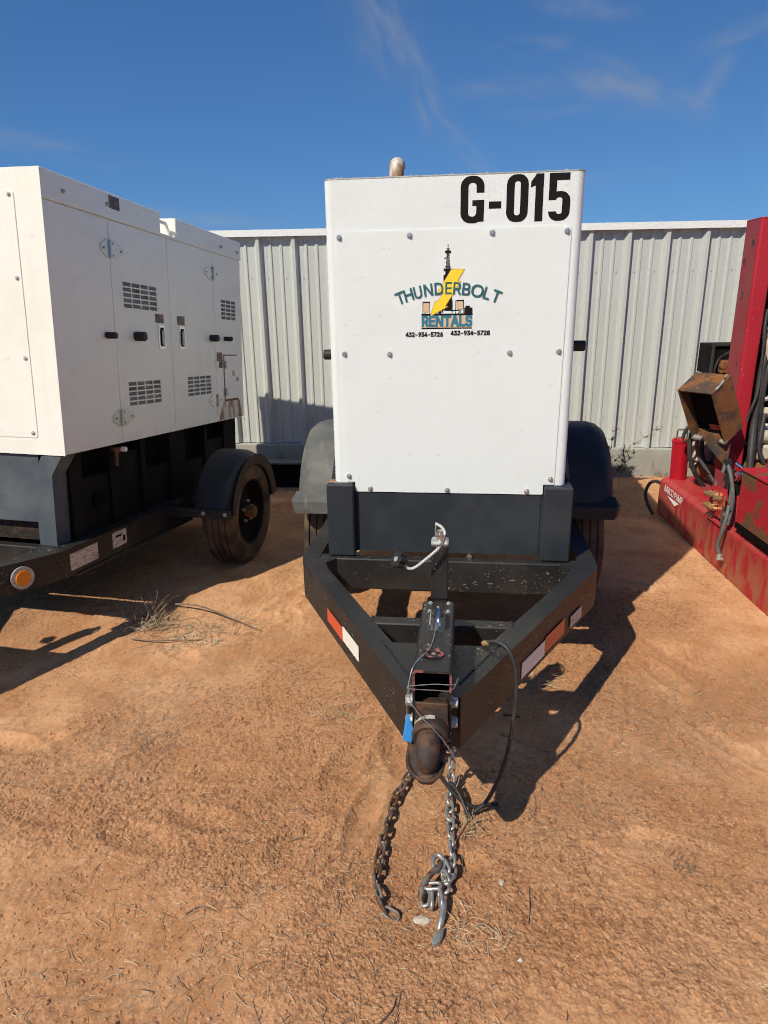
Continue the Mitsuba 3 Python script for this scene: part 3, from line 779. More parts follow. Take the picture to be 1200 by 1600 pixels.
obj('hook_latch', hull(v2), 'm_galv', tr, smooth=50, label='flat leaf-shaped hook latch half buried in sand')

cb = thing('trailer_cable', 'black electric cable looping from the right frame rail down to the sand', 'cable')
cpts = FC.w([(.125, -.722, .526), (.145, -.728, .535), (.172, -.745, .545), (.200, -.765, .533), (.220, -.782, .487), (.226, -.795, .41), (.221, -.805, .33), (.212, -.812, .25), (.196, -.818, .17), (.172, -.826, .10), (.145, -.83, .045), (.108, -.835, .010)])
obj('hanging_run', tube(cpts, .0062, 10, smooth=6), 'm_hose', cb, smooth=60)
obj('crimp', tube(FC.w([(.128, -.7225, .527), (.147, -.7272, .533)]), .0082, 10), 'm_brass', cb)
g1 = [(.105, 1.70, .20), (.130, 1.735, .15), (.165, 1.74, .09), (.21, 1.715, .04), (.26, 1.70, .012), (.30, 1.715, .006), (.34, 1.725, .0)]
obj('ground_run', tube(g1, .0065, 10, smooth=6), 'm_hose', cb, smooth=60)
g2 = [(.19, 1.74, .075), (.215, 1.72, .05), (.235, 1.68, .02), (.244, 1.66, .004)]
obj('ground_run', tube(g2, .0055, 10, smooth=5), 'm_hose', cb, smooth=60)

# ================================================================== the generator on the left
FR[0] = FL
t = thing('generator_trailer', 'cream-white generator with grilled side doors on a black trailer at the left edge', 'generator trailer')
LW, LL, LH = .885, 1.765, 1.055
enc = obj('enclosure', bx(-LW, -.004, 0, LL, .001, .949), 'm_cream', t)
obj('front_face', prism(sbox(-LW - .004, .0, .006, LH - .001), -.0095, -.0063, 'xz'), 'm_cream', enc)
fpl = rrect(-LW + .104, -.108, .068, .976, .012)
obj('front_panel', prism(rrect(-LW + .104, -.108, .068, .976, .012), -.0125, -.0098, 'xz'), 'm_cream', enc, label='removable front cover with small dark bolts')
bolts(enc + '__front_panel', [(-.126, -.0125, z) for z in (.962, .67, .375, .086)] + [(-.40, -.0125, z) for z in (.962, .086)], R_FRONT, 'm_zinc', mesh=bolt_mesh(.0075, .007))


def grille(y0, y1, z0, z1, nc, nr, bar=.006):
    out = []
    cw = (y1 - y0 - bar * (nc - 1)) / nc; rh = (z1 - z0 - bar * (nr - 1)) / nr
    for i in range(nc):
        for j in range(nr): out.append(sbox(y0 + i * (cw + bar), z0 + j * (rh + bar), y0 + i * (cw + bar) + cw, z0 + j * (rh + bar) + rh))
    return unary_union(out)


vents = {1: [(.482, .766, .596, .706, 4, 5), (.476, .758, .161, .268, 4, 5)], 2: [(1.036, 1.315, .171, .273, 4, 5)], 3: [(1.480, 1.684, .593, .702, 3, 5)]}
doors = [(.0, .398, 'side_panel'), (.402, .882, 'door'), (.886, 1.383, 'door'), (1.387, LL, 'side_panel')]
cut = []
for i, (y0, y1, nm) in enumerate(doors):
    p = sbox(y0, .004, y1, .945)
    for v in vents.get(i, []): p = p.difference(grille(*v))
    k = obj(nm, prism(p, -.0032, .0, 'yz'), 'm_cream', enc, smooth=False)
    for v in vents.get(i, []):
        obj('vent_mesh', bx(-.0039, -.0036, v[0] - .004, v[1] + .004, v[2] - .004, v[3] + .004), 'm_mesh', k)
# rust run below the little hatch
obj('rust_stain', prism(Polygon([(1.40, .006), (1.735, .006), (1.72, .06), (1.70, .118), (1.46, .112), (1.43, .07)]), .0002, .0007, 'yz'), 'm_cream_rust', enc, smooth=False, label='brown rust streaks under the small hatch')
# roof hoods, front and rear, with a gap between
rf = obj('roof', bx(-LW - .004, .006, -.006, .826, .951, LH, .003), 'm_cream', enc)
obj('roof_rear', bx(-LW - .004, .006, .976, LL + .008, .9505, LH - .001, .003), 'm_cream', enc)
obj('roof_tray', bx(-LW, .004, .8262, .9758, .950, .962), 'm_cream', enc)
obj('roof_brace', tube([(-.02, .84, 1.020), (-.025, .93, 1.022), (-.03, .955, 1.005), (-.03, .972, .965)], .0085, 8), 'm_cream', enc, label='bent tube in the roof gap')
bolts(enc, [(.0065, y, z) for y, z in ((.112, .995), (.395, 1.005), (1.486, .992), (1.715, .991))], R_RIGHT, 'm_zinc', mesh=bolt_mesh(.008, .012), name='roof_bolt')
obj('warning_sticker', bx(.0062, .0068, .411, .488, .994, 1.045), 'm_brown_sticker', enc)
for y0, y1, z0, z1 in ((.739, .818, .541, .583), (.952, 1.032, .539, .584), (1.398, 1.474, .352, .402), (1.425, 1.474, .312, .352)):
    obj('warning_sticker', bx(.0003, .0008, y0, y1, z0, z1), 'm_brown_sticker', enc)
for y, z, r in ((.333, .472, .014), (.560, .473, .021), (1.330, .481, .019), (1.515, .481, .013)):
    obj('door_bumper', cyl((0, y, z), (.05, y, z), r, 16, bev=.003), 'm_rubber', enc)


def hinge(y, z, s=1.0, flip=1):
    a = Polygon([(-.006, -.036), (-.02, -.036), (-.062, -.010), (-.062, .012), (-.02, .036), (-.006, .036)])
    b = Polygon([(.006, -.036), (.045, -.034), (.10, -.008), (.10, .012), (.045, .034), (.006, .036)])
    q = [affinity.translate(affinity.scale(g.buffer(.003), flip, 1, origin=(0, 0)), y, z) for g in (a, b)]
    k = obj('hinge', cat([prism(g, .0004, .004, 'yz') for g in q]), 'm_steel', enc, smooth=25)
    obj('knuckle', cyl((.007, y, z - .036), (.007, y, z + .036), .008, 12), 'm_steel', k)
    bolts(k, [(.004, y - flip * .045, z), (.004, y + flip * .08, z), (.004, y + flip * .02, z + .024), (.004, y + flip * .02, z - .024)], R_RIGHT, 'm_black', mesh=bolt_mesh(.0035, .003))


hinge(.400, .829); hinge(.400, .115); hinge(1.385, .836, flip=-1); hinge(1.385, .127, flip=-1)
for y, f in ((.785, 1), (1.0, -1)):
    ol = affinity.scale(Polygon([(-.018, -.055), (.03, -.055), (.03, .055), (-.012, .055), (-.024, .02), (-.024, -.02)]), f, 1, origin=(0, 0))
    k = obj('latch', prism(affinity.translate(ol.buffer(.003), y, .475), .0004, .004, 'yz'), 'm_chrome', enc, smooth=25)
    obj('latch_well', bx(.0042, .0052, y - .010 if f > 0 else y - .022, y + .022 if f > 0 else y + .010, .430, .520), 'm_black', k)
    obj('paddle', bx(.005, .014, y - .004 if f > 0 else y - .016, y + .016 if f > 0 else y + .004, .436, .508, .003), 'm_zinc', k)
hk = obj('small_hatch', bx(.0004, .006, 1.492, 1.672, .125, .383, .002), 'm_cream', enc, label='small hatch with rusted lower edge')
obj('hatch_seal', bx(.0003, .0012, 1.486, 1.678, .113, .389), 'm_rust', hk)
for z in (.17, .33): obj('hatch_hinge', bx(.0062, .014, 1.486, 1.512, z - .022, z + .022, .003), 'm_zinc', hk)
obj('hatch_latch', cyl((.006, 1.665, .24), (.016, 1.665, .24), .012, 14), 'm_zinc', hk)
obj('hatch_sticker', bx(.0062, .0068, 1.59, 1.635, .262, .292), 'm_sticker', hk)
# base under the housing
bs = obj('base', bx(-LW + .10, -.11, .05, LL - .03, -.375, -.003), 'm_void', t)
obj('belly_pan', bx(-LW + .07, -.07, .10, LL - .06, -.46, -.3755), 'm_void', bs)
obj('front_skirt', bx(-LW + .05, -.132, .006, .012, -.285, -.004), 'm_greyblue', bs)
obj('front_recess', bx(-LW + .05, -.12, .05, .06, -.376, -.27), 'm_cast', bs)
for s, xo in ((1, -.012), (-1, -LW + .012)):
    pz = Polygon([(0, -.004), (-.05 * s, -.082), (-.056 * s, -.376), (-.136 * s, -.376), (-.132 * s, -.082), (-.105 * s, -.034), (-.09 * s, -.004)])
    obj('post', prism(affinity.translate(pz, xo, 0), -.012, .075, 'xz'), 'm_greyblue', bs, label='grey-blue corner post with a sloped shoulder')
for y0, y1, m in ((.08, .16, 'm_black'), (.36, .40, 'm_black'), (.62, .66, 'm_black'), (.90, 1.06, 'm_black'), (1.30, 1.33, 'm_black'), (1.56, 1.735, 'm_black')):
    obj('side_rib', bx(-.109, -.05, y0, y1, -.374, -.004), m, bs)
obj('side_plate', bx(-.109, -.062, .161, .359, -.374, -.13), 'm_black', bs)
obj('side_plate', bx(-.109, -.07, .401, .619, -.374, -.06), 'm_black', bs)
obj('side_plate', bx(-.109, -.064, 1.061, 1.299, -.374, -.20), 'm_black', bs)
obj('tank_cap', cyl((-.061, .27, -.24), (-.052, .27, -.24), .042, 20), 'm_void', bs)
obj('side_plate', bx(-.109, -.062, .661, .899, -.374, -.17), 'm_black', bs)
obj('side_plate', bx(-.109, -.062, 1.331, 1.559, -.374, -.11), 'm_black', bs)
obj('filler_neck', cat([cyl((-.075, .385, -.03), (-.01, .385, -.03), .012, 12), cyl((-.02, .37, -.02), (-.02, .37, -.10), .009, 10)]), 'm_rust', bs)
obj('filler_cap', cyl((-.01, .400, -.028), (.012, .400, -.028), .011, 14), 'm_print_white', bs)
# trailer frame in a frame of its own: z measured so that 0 is the ground of the middle trailer
FR[0] = FL.sub([-LW / 2, 0, -.895])
HWL = LW / 2 - .002
trailer_frame(t, HWL, 1.90, .520, .404, -1.02, NHW, yc=-.10)
obj('lower_flange', bx(HWL - .05, HWL + .012, .0, 1.0, .392, .4035), 'm_frame', t)
obj('data_plate', bx(HWL + .0042, HWL + .0055, -.035, .148, .424, .496), 'm_sticker', t, label='silver data plate with small print')
obj('barcode_sticker', bx(HWL + .0042, HWL + .0055, .259, .368, .434, .506), 'm_sticker', t, label='small white barcode sticker')
obj('barcode_print', cat([bx(HWL + .0056, HWL + .006, .285, .328, .478, .488), bx(HWL + .0056, HWL + .006, .338, .356, .45, .475)]), 'm_ink', t)
a_ = np.array([HWL, -.10]); b_ = np.array([NHW, -1.02]); d_ = (b_ - a_) / np.linalg.norm(b_ - a_); n_ = np.array([-d_[1], d_[0]]); n_ = n_ if n_[0] > 0 else -n_
rc_ = a_ + d_ * .15
rk = obj('side_reflector', cyl((*(rc_ + n_ * .003), .460), (*(rc_ + n_ * .012), .460), .044, 32), 'm_zinc', t, label='round grey mount of the amber side reflector')
obj('amber_lens', cyl((*(rc_ + n_ * .0122), .460), (*(rc_ + n_ * .017), .460), .030, 32, bev=.002), 'm_amber', rk, label='round amber lens')
FR[0] = FLW.sub([-.525, 0, -.895])
HWW = .523
wheel(t, HWW + .115, 1.375, .365, .32, .20, 1); wheel(t, -.86, 1.375, .365, .32, .20, -1)
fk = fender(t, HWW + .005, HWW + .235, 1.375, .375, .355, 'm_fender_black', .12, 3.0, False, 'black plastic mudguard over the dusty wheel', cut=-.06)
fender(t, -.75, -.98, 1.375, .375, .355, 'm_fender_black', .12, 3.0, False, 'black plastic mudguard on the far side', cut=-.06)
obj('fender_strut', bx(HWW - .16, HWW + .23, 1.012, 1.022, .40, .45), 'm_frame', t)
for x in (.07, .20): obj('strut_bolt', cyl((HWW + x, 1.011, .428), (HWW + x, 1.003, .428), .011, 14), 'm_zinc', t)
obj('axle', cyl((-.86, 1.375, .365), (HWW + .1, 1.375, .365), .03, 16), 'm_black', t)
FR[0] = FL.sub([-LW / 2, 0, -.895])
tk = tongue(t, -.053, .044, -1.10, -.70, .636, .40)
jack(tk, -.003, -.69, .638, .822)
cp = obj('coupler', cat([bx(-.045, .036, -1.12, -1.05, .455, .535, .006), tube([(-.008, -1.10, .476), (-.01, -1.18, .455), (-.012, -1.21, .41)], [.04, .037, .025], 20, smooth=4)]), 'm_cast', t)
FR[0] = W0

# ================================================================== fence
FR[0] = FF
t = thing('metal_fence', 'pale ribbed sheet-metal fence with white cap on a concrete curb behind the machines', 'fence')
PIT = .2995


def fence_z(x): return 2.045 - .004 * (x + 1), .302 - .012 * (x + 1)


def rib_profile(n):
    P = []
    for i in range(n):
        o = i * PIT
        P += [(o, 0), (o + .026, -.043), (o + .050, -.043), (o + .066, 0), (o + .118, 0), (o + .130, -.0105), (o + .144, -.0105), (o + .151, 0), (o + .207, 0), (o + .219, -.0105), (o + .233, -.0105), (o + .240, 0)]
    P.append((n * PIT, 0))
    return P


def panel(x0, n, th=.0012):
    pr_ = rib_profile(n); top, bot = fence_z(x0 + .45)
    poly = Polygon([(x, y) for x, y in pr_] + [(x, y + th) for x, y in pr_[::-1]])
    m = prism(poly, bot, top - .012); v = np.array(m.vertices); v[:, 0] += x0
    return trimesh.Trimesh(v, m.faces, process=False)


PH = 1.994 - .045
x0 = PH - 3 * PIT * 6
screws = []
for i in range(11):
    obj('panel', panel(x0 + i * 3 * PIT + .0005, 3), 'm_fence', t, smooth=False)
    for j in range(3):
        for z in (.52, 1.695):
            for q in (.105, .262):
                screws.append(moved(bolt_mesh(.0055, .006), (x0 + (3 * i + j) * PIT + q, 0, z + (.0 if q < .2 else .002)), R_FRONT))
xa, xb = x0, x0 + 33 * PIT
za, zb_ = fence_z(xa)[0], fence_z(xb)[0]
obj('cap_trim', hull([(x, y, z + d) for x, z in ((xa, za), (xb, zb_)) for y in (-.062, .02) for d in (-.010, .028)]), 'm_trim', t, label='white folded cap along the top')
obj('cap_flange', hull([(x, y, z + d) for x, z in ((xa, za), (xb, zb_)) for y in (-.0625, -.060) for d in (-.024, -.0102)]), 'm_trim', t)
obj('back_rail', hull([(x, y, z + d) for x, z in ((xa, za), (xb, zb_)) for y in (.003, .04) for d in (-.1, -.012)]), 'm_fence', t)
obj('screws', cat(screws), 'm_zinc', t, kind='stuff')
ca, cb2 = fence_z(xa)[1], fence_z(xb)[1]
nx = 160; xs = np.linspace(xa, xb, nx); V, F = [], []
rng = np.random.default_rng(5)
sec = [(-.075, -.3), (-.075, .06), (-.073, .16), (-.070, -1), (-.060, -2), (.12, -2), (.12, -.3)]
for x in xs:
    zt_ = ca + (cb2 - ca) * (x - xa) / (xb - xa) - .006
    for j, (y, z) in enumerate(sec):
        zz = zt_ - .012 if z == -1 else zt_ if z == -2 else z
        V.append((x, y + (rng.normal() * .003 if j in (1, 2, 3) else 0), zz + (rng.normal() * .002 if j in (3, 4) else 0)))
k = len(sec)
for i in range(nx - 1):
    for j in range(k - 1): F += [(i * k + j, i * k + j + 1, (i + 1) * k + j + 1), (i * k + j, (i + 1) * k + j + 1, (i + 1) * k + j)]
obj('concrete_curb', trimesh.Trimesh(V, F, process=False), 'm_concrete', t, smooth=50, label='rough grey concrete curb under the sheets')
# steel beam lying in front of the fence on the left
t = thing('steel_beam', 'long black steel beam with a dusty top edge lying along the fence foot', 'steel beam')
obj('web', bx(-3.2, -.30, -.42, -.36, .0, .20), 'm_void', t)
obj('flange', bx(-3.2, -.30, -.44, -.30, .2005, .215, .003), 'm_hose_grey', t, label='dusty top flange')
FR[0] = W0

# ================================================================== red pump skid
FR[0] = FS
t = thing('pump_skid', 'red steel pump skid with rust, hoses and a tall red post at the right edge', 'pump skid')
LS = 2.9
sec = Polygon([(.004, 0), (0, .03), (0, .235), (.006, .252), (.03, .272), (.045, .276), (1.3, .276), (1.3, 0)])
deck = prism(affinity.translate(sec, 0, 0), 0, 1, 'xz')
v = np.array(deck.vertices); v[:, 1] = np.where(v[:, 1] > .5, 0.03, -LS); v[:, 2] += np.where(v[:, 1] > -1, -.002, .012) * (v[:, 2] > .1)
base = obj('base', trimesh.Trimesh(v, deck.faces, process=False), 'm_red', t, smooth=30, label='dusty red box-section base')
obj('seam', bx(-.0012, -.0002, -.845, -.838, .0, .24), 'm_red_old', base)
obj('seam', bx(-.0012, -.0002, -1.062, -1.055, .0, .27), 'm_red_old', base)
obj('slot', bx(-.0016, -.0004, -1.035, -.84, .236, .243), 'm_void', base)
# text
q = txt('BARCO PUMP', .046, .345, False, .0006); vv = np.array(q.vertices)
obj('lettering', trimesh.Trimesh(np.stack([-.0003 - vv[:, 2], -.080 - vv[:, 0], .196 + vv[:, 1]], 1), np.array(q.faces), process=False), 'm_print_white', base, smooth=False, label='white letters BARCO PUMP')
obj('emblem', prism(Polygon([(-.14, .180), (-.37, .184), (-.30, .150)]), -.0009, -.0003, 'yz'), 'm_print_white', base, smooth=False, label='white wedge under the letters')
# fittings panel
fpk = obj('fitting_panel', hull([(-.002, -.83, .285), (-.002, -1.06, .292), (.004, -.83, .44), (.004, -.98, .455), (.03, -.83, .285), (.03, -1.06, .292), (.03, -.83, .44), (.03, -.98, .455)]), 'm_red', t)
for i, (y, z) in enumerate([(-.855, .40), (-.895, .405), (-.935, .41), (-.865, .335), (-.905, .335), (-.945, .335), (-.99, .405)]):
    obj('brass_fitting', cat([cyl((-.002, y, z), (-.022, y, z), .017, 6), cyl((-.02, y, z), (-.045, y, z), .013, 14, bev=.003)]), 'm_brass', fpk)
obj('side_strap', tube([(-.006, -1.045, .27), (-.008, -1.05, .35), (-.002, -1.04, .43)], .008, 8), 'm_rust', fpk)
# toolbox
bxk = obj('tool_box', bx(-.004, .45, -2.3, -1.20, .335, .622, .008), 'm_red_rust', t, label='rust-patched red box at the right edge')
obj('lid', bx(-.012, .46, -2.31, -1.19, .6225, .634, .003), 'm_red_rust', bxk)
obj('bottom_slot', bx(-.003, .02, -2.3, -1.20, .305, .3345), 'm_void', bxk)
# post: two faces
col = rrect(.25, .345, -.43, -.225, .016)
ck = obj('post', prism(col, .27, 1.925), 'm_red', t, smooth=30, label='tall red square post')
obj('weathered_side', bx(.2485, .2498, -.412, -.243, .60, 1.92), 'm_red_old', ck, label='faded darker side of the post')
obj('cap', prism(rrect(.248, .347, -.432, -.223, .016), 1.9252, 1.931), 'm_red', ck)
obj('edge_hose', tube([(.35, -.46, 1.22), (.352, -.47, 1.05), (.34, -.49, .92), (.315, -.50, .84), (.30, -.50, .76)], .008, 8, smooth=4), 'm_hose', t)
# reservoir tube
tkk = obj('reservoir', cyl((.100, -.03, .272), (.090, -.03, .548), .056, 28), 'm_red_bright', t, label='upright red tube reservoir')
obj('reservoir_cap', cat([cyl((.091, -.03, .535), (.090, -.03, .556), .061, 28, bev=.004), cyl((.090, -.03, .556), (.090, -.03, .562), .05, 28)]), 'm_red_bright', tkk)
obj('loop_handle', tube([(.060, -.03, .56), (.060, -.03, .615), (.068, -.03, .622), (.100, -.03, .622), (.105, -.03, .612), (.105, -.03, .56)], .006, 8), 'm_chain_rust', tkk)
# rusty tilted control box
A = FS.l([1.905, 3.90, .961]); s_ = .975
R_ = FS.M.T
a = R_ @ (np.array([-.12, .20, 0]) * s_); b = R_ @ (np.array([.14, .08, .10]) * s_); c = R_ @ (np.array([.17, .10, -.32]) * s_ * 1.03)
un = lambda q: q / np.linalg.norm(q)
ua, ub, uc = un(a), un(b), un(c); th = .006
shell = [obox(A, a, b, uc * th), obox(A + a - ua * th, ua * th, b, c), obox(A, ua * th, b, c), obox(A + b - ub * th, a, ub * th, c), obox(A + c - uc * th + ub * .03, a, b - ub * .03, uc * th)]
bk = obj('control_box', cat(shell), 'm_rust', t, smooth=False, label='tilted rusty control box with open hood')
obj('control_panel', obox(A + b * .42 + ua * .007 + uc * .007, a - ua * .014, ub * .004, c - uc * .014), 'm_black', bk)
obj('panel_print', obox(A + b * .41 + a * .62 + c * .80, -a * .30, ub * .002, c * .10), 'm_tape_red', bk, label='dark red print on the sunken panel')
obj('hood_edge', obox(A - ub * .002 + c * .96, a, ub * .03, c * .04), 'm_alu', bk)
obj('hood_crease', tube([A + b * .98 + a * .1 - uc * .001, A + b * .6 + a * .02 - uc * .002, A + b * .2 - uc * .001], .007, 8, smooth=4), 'm_alu', bk)
pt = [np.array(q) for q in ((-.015, -.58, .728), (.185, -.580, .640), (.185, -.580, .500), (.150, -.580, .515), (.050, -.580, .625))]
obj('stand', hull(pt + [q + [.02, .03, .0] for q in pt]), 'm_rust', bk, label='tapering rusty bracket under the box')
foot = np.array([.168, -.590, .520])
obj('stand_leg', bx(foot[0] - .01, foot[0] + .03, foot[1] - .02, foot[1] + .02, .29, foot[2] + .02), 'm_slate', bk)
# cables from the stand
hs = [([foot, foot + [-.02, -.03, -.05], foot + [-.06, -.06, -.10], foot + [-.07, -.08, -.16], foot + [-.03, -.12, -.20], [.02, -1.06, .36]], .010),
      ([foot + [.01, 0, 0], foot + [.02, -.06, -.08], foot + [.01, -.14, -.18], [.01, -1.10, .36], [-.02, -1.15, .30]], .012),
      ([foot + [.02, 0, 0], foot + [.03, -.05, -.10], foot + [.0, -.13, -.22], [-.015, -1.09, .34]], .010),
      ([[-.01, -1.12, .40], [-.03, -1.15, .34], [-.045, -1.155, .26], [-.05, -1.14, .18], [-.04, -1.15, .13]], .011)]
for p_, r in hs: obj('cable', tube([list(q) for q in p_], r, 10, smooth=6), 'm_hose_grey', t, smooth=60)
obj('cable_end', cat([cyl((-.04, -1.15, .132), (-.036, -1.153, .10), .014, 10), cyl((-.05, -1.155, .105), (-.02, -1.15, .098), .010, 8)]), 'm_alu', t)
# hoses behind the box
for p_, r, m in [([[(0.042, -0.181, 0.586), (0.064, -0.18, 0.655), (0.107, -0.177, 0.689), (0.163, -0.173, 0.684), (0.215, -0.169, 0.644)]], .011, 'm_hose'), ([[(0.113, -0.276, 0.711), (0.068, -0.28, 0.665), (0.057, -0.281, 0.589), (0.07, -0.28, 0.481), (0.112, -0.277, 0.38), (0.164, -0.273, 0.304), (0.208, -0.269, 0.258)]], .015, 'm_hose'), ([[(0.135, -0.325, 0.682), (0.091, -0.328, 0.632), (0.088, -0.328, 0.556), (0.119, -0.326, 0.478), (0.169, -0.322, 0.413), (0.217, -0.319, 0.364)]], .012, 'm_hose_grey'), ([[(0.053, -0.181, 0.568), (0.11, -0.176, 0.594), (0.166, -0.172, 0.623), (0.217, -0.169, 0.627)]], .009, 'm_hose'),
                 ([(.20, -.26, .73), (.17, -.22, .66), (.16, -.22, .54), (.18, -.26, .42), (.22, -.36, .33), (.24, -.44, .285)], .016, 'm_hose'),
                 ([(.12, -.06, .555), (.2, -.16, .58), (.3, -.3, .61), (.36, -.4, .60)], .012, 'm_hose'),
                 ([(.20, -.58, .30), (.19, -.55, .36), (.22, -.50, .42), (.29, -.46, .44)], .010, 'm_hose')]:
    p_ = p_[0] if len(p_) == 1 else p_
    obj('hose', tube(p_, r, 12, smooth=6), m, t, smooth=60)
cn = obj('canister', cyl((.27, .02, .40), (.27, .02, .56), .10, 28, bev=.01), 'm_cream_part', t, label='cream canister behind the hoses')
obj('canister_bowl', cyl((.27, .02, .32), (.27, .02, .3998), .085, 28, bev=.02), 'm_alu', cn)
obj('canister', cyl((.42, -.05, .45), (.42, -.05, .60), .08, 24, bev=.01), 'm_cream_part', t)
obj('drive_shaft', cyl((.20, -.10, .36), (.5, -.55, .36), .05, 20), 'm_rust', t)
obj('pump_body', cat([bx(.36, .62, -.60, -.15, .28, .46, .03), cyl((.44, -.6, .40), (.44, -.1, .40), .09, 24)]), 'm_rust', t)
obj('pump_foot', bx(.24, .34, -.50, -.44, .276, .36, .008), 'm_black', t)
obj('steel_fitting', cat([cyl((.27, -.52, .42), (.33, -.56, .47), .018, 6), cyl((.29, -.5, .38), (.29, -.56, .44), .014, 10), cyl((.30, -.55, .47), (.26, -.52, .50), .012, 10)]), 'm_chrome', t)
obj('red_bracket', bx(.10, .108, -.76, -.62, .276, .49, .002), 'm_red_old', t)
obj('deck_tray', bx(.16, .5, -.50, -.08, .2765, .282), 'm_red_old', t)
# dark control cabinet behind the post
cab = obj('cabinet', bx(.245, .50, .02, .26, .99, 1.19, .006), 'm_black', t, label='black cabinet behind the post')
obj('cabinet_rim', cat([bx(.240, .256, .0, .0185, .985, 1.195, .002), bx(.256, .50, .0, .0185, 1.178, 1.194, .002)]), 'm_hose', cab)
obj('cabinet_motor', cat([bx(.29, .42, -.05, .0185, 1.0, 1.09, .01), cyl((.30, -.055, 1.05), (.30, -.02, 1.05), .018, 12), cyl((.33, -.055, 1.06), (.33, -.02, 1.06), .012, 12)]), 'm_rust', cab)
obj('cabinet_leg', bx(.27, .33, .1, .2, .28, .99), 'm_black', cab)
obj('cabinet_cable', tube([(.265, .0, .95), (.265, -.01, 1.04), (.29, -.02, 1.11), (.34, -.1, 1.16)], .008, 8, smooth=4), 'm_hose', cab)
# engine to the right of the post
eng = obj('engine_block', bx(.38, 1.0, -.38, .05, .30, .90, .03), 'm_black', t, label='black engine crowded with hoses behind the post')
obj('engine_head', bx(.39, .95, -.36, -.10, .901, 1.22, .03), 'm_void', eng)
obj('radiator_shell', bx(.385, 1.0, -.38, -.28, 1.221, 1.66, .015), 'm_black', eng)
obj('instrument_cluster', cat([bx(.40, .48, -.44, -.385, 1.36, 1.52, .01), bx(.385, .43, -.43, -.385, 1.22, 1.32, .005)]), 'm_alu', eng)
obj('wire', tube([(.385, -.44, 1.30), (.375, -.45, 1.22), (.385, -.46, 1.14), (.42, -.46, 1.08)], .004, 6, smooth=4), 'm_tan_ink', eng)
for p_, r in [([(.42, -.40, 1.25), (.375, -.44, 1.10), (.37, -.45, .90), (.36, -.47, .72), (.345, -.52, .55), (.34, -.56, .40)], .022),
              ([(.46, -.40, 1.15), (.40, -.43, 1.05), (.385, -.44, .88), (.40, -.44, .70)], .028), ([(.37, -.42, .98), (.358, -.45, .80), (.352, -.47, .64), (.36, -.52, .48)], .012), ([(.42, -.46, .80), (.40, -.49, .68), (.40, -.50, .58), (.43, -.52, .50)], .014), ([(.37, -.40, 1.42), (.362, -.42, 1.30), (.37, -.43, 1.18)], .010)]:
    obj('engine_hose', tube(p_, r, 12, smooth=6), 'm_hose', eng, smooth=60)
obj('starter', cat([cyl((.40, -.42, .66), (.50, -.42, .66), .055, 20, bev=.01), cyl((.39, -.42, .80), (.50, -.42, .80), .035, 16, bev=.008), bx(.40, .50, -.46, -.385, .50, .60, .015)]), 'm_cream_part', eng, label='pale starter motor and filter parts')
obj('shiny_pipes', cat([cyl((.38, -.42, .88), (.46, -.46, .90), .016, 10), cyl((.385, -.43, .74), (.44, -.48, .73), .012, 8), cyl((.385, -.45, .60), (.385, -.45, .50), .010, 8)]), 'm_alu', eng)
obj('red_tank', bx(.37, .9, -.85, -.66, .50, .66, .02), 'm_red_bright', t)
# black hose at the far corner
obj('corner_hose', tube([(.02, .03, .215), (-.03, .04, .235), (-.075, .03, .215), (-.10, .01, .15), (-.085, -.02, .08), (-.05, -.05, .01)], .012, 10, smooth=6), 'm_hose', t, smooth=60)
FR[0] = W0

# ================================================================== ground
def spread(dense, far, g=1.25):
    out, d = [], abs(dense[-1] - dense[-2])
    x = dense[-1]
    while abs(x) < far: d *= g; x = x + d; out.append(x)
    return np.r_[dense, out]


xp = [0.]
while xp[-1] < 3.4: xp.append(xp[-1] + (.0052 if xp[-1] < 1.3 else .0052 + (xp[-1] - 1.3) * .006))
xp = spread(np.array(xp), 600); gx = np.r_[-xp[:0:-1], xp]
yp = [.62]
while yp[-1] < 6.4: yp.append(yp[-1] + .0042 * max(1., yp[-1] / 1.15) ** 1.15)
yp = spread(np.array(yp), 900); yn = []
y, d = .62, .006
while y > -300: d *= 1.3; y -= d; yn.append(y)
gy = np.r_[np.array(yn[::-1]), yp]
GX, GY = np.meshgrid(gx, gy); near = np.exp(-(np.maximum(0, np.hypot(GX, GY - 2.5) - 5) / 3) ** 2)


drng = np.random.default_rng(77)
DIPS = [(drng.uniform(-1.6, 1.9), drng.uniform(.7, 3.6), drng.uniform(0, PI), drng.uniform(.09, .15), drng.uniform(.035, .055), drng.uniform(.006, .014)) for _ in range(70)]


def gnoise(X, Y):
    P = np.stack([X, Y, np.zeros_like(X)], -1)
    h = .018 * (meshkit.fbm(P * 1.7 + 11, 3) - .5)
    h += .010 * (meshkit.fbm(P * 9 + 3, 3, 2) - .5)
    patch = .15 + 1.4 * np.clip((meshkit.fbm(P * 2.3 + 40, 3, 9) - .25) * 1.6, 0, 1)
    for dx, dy, da, dl, dw, dd in DIPS:
        u, w = (X - dx) * math.cos(da) + (Y - dy) * math.sin(da), -(X - dx) * math.sin(da) + (Y - dy) * math.cos(da)
        q = (u / dl) ** 2 + (w / dw) ** 2
        h += dd * (.55 * np.exp(-((np.sqrt(q) - 1.25) / .3) ** 2) - np.exp(-q ** 1.5))
    crumb = meshkit.noise(P * 62 + 5, 3); crumb2 = meshkit.noise(P * 110 + 9, 4)
    h += patch * (.0030 * (np.abs(meshkit.noise(P * 30 + 1, 1) - .5) * 2 - .5) + .0048 * (crumb - .5) + .0044 * (crumb2 - .5))
    h -= .004 * np.exp(-((np.sin(X * 1.1 + .4 * Y) * .9 + Y - 2.15) / .05) ** 2) * meshkit.noise(P * 4, 6)
    return h


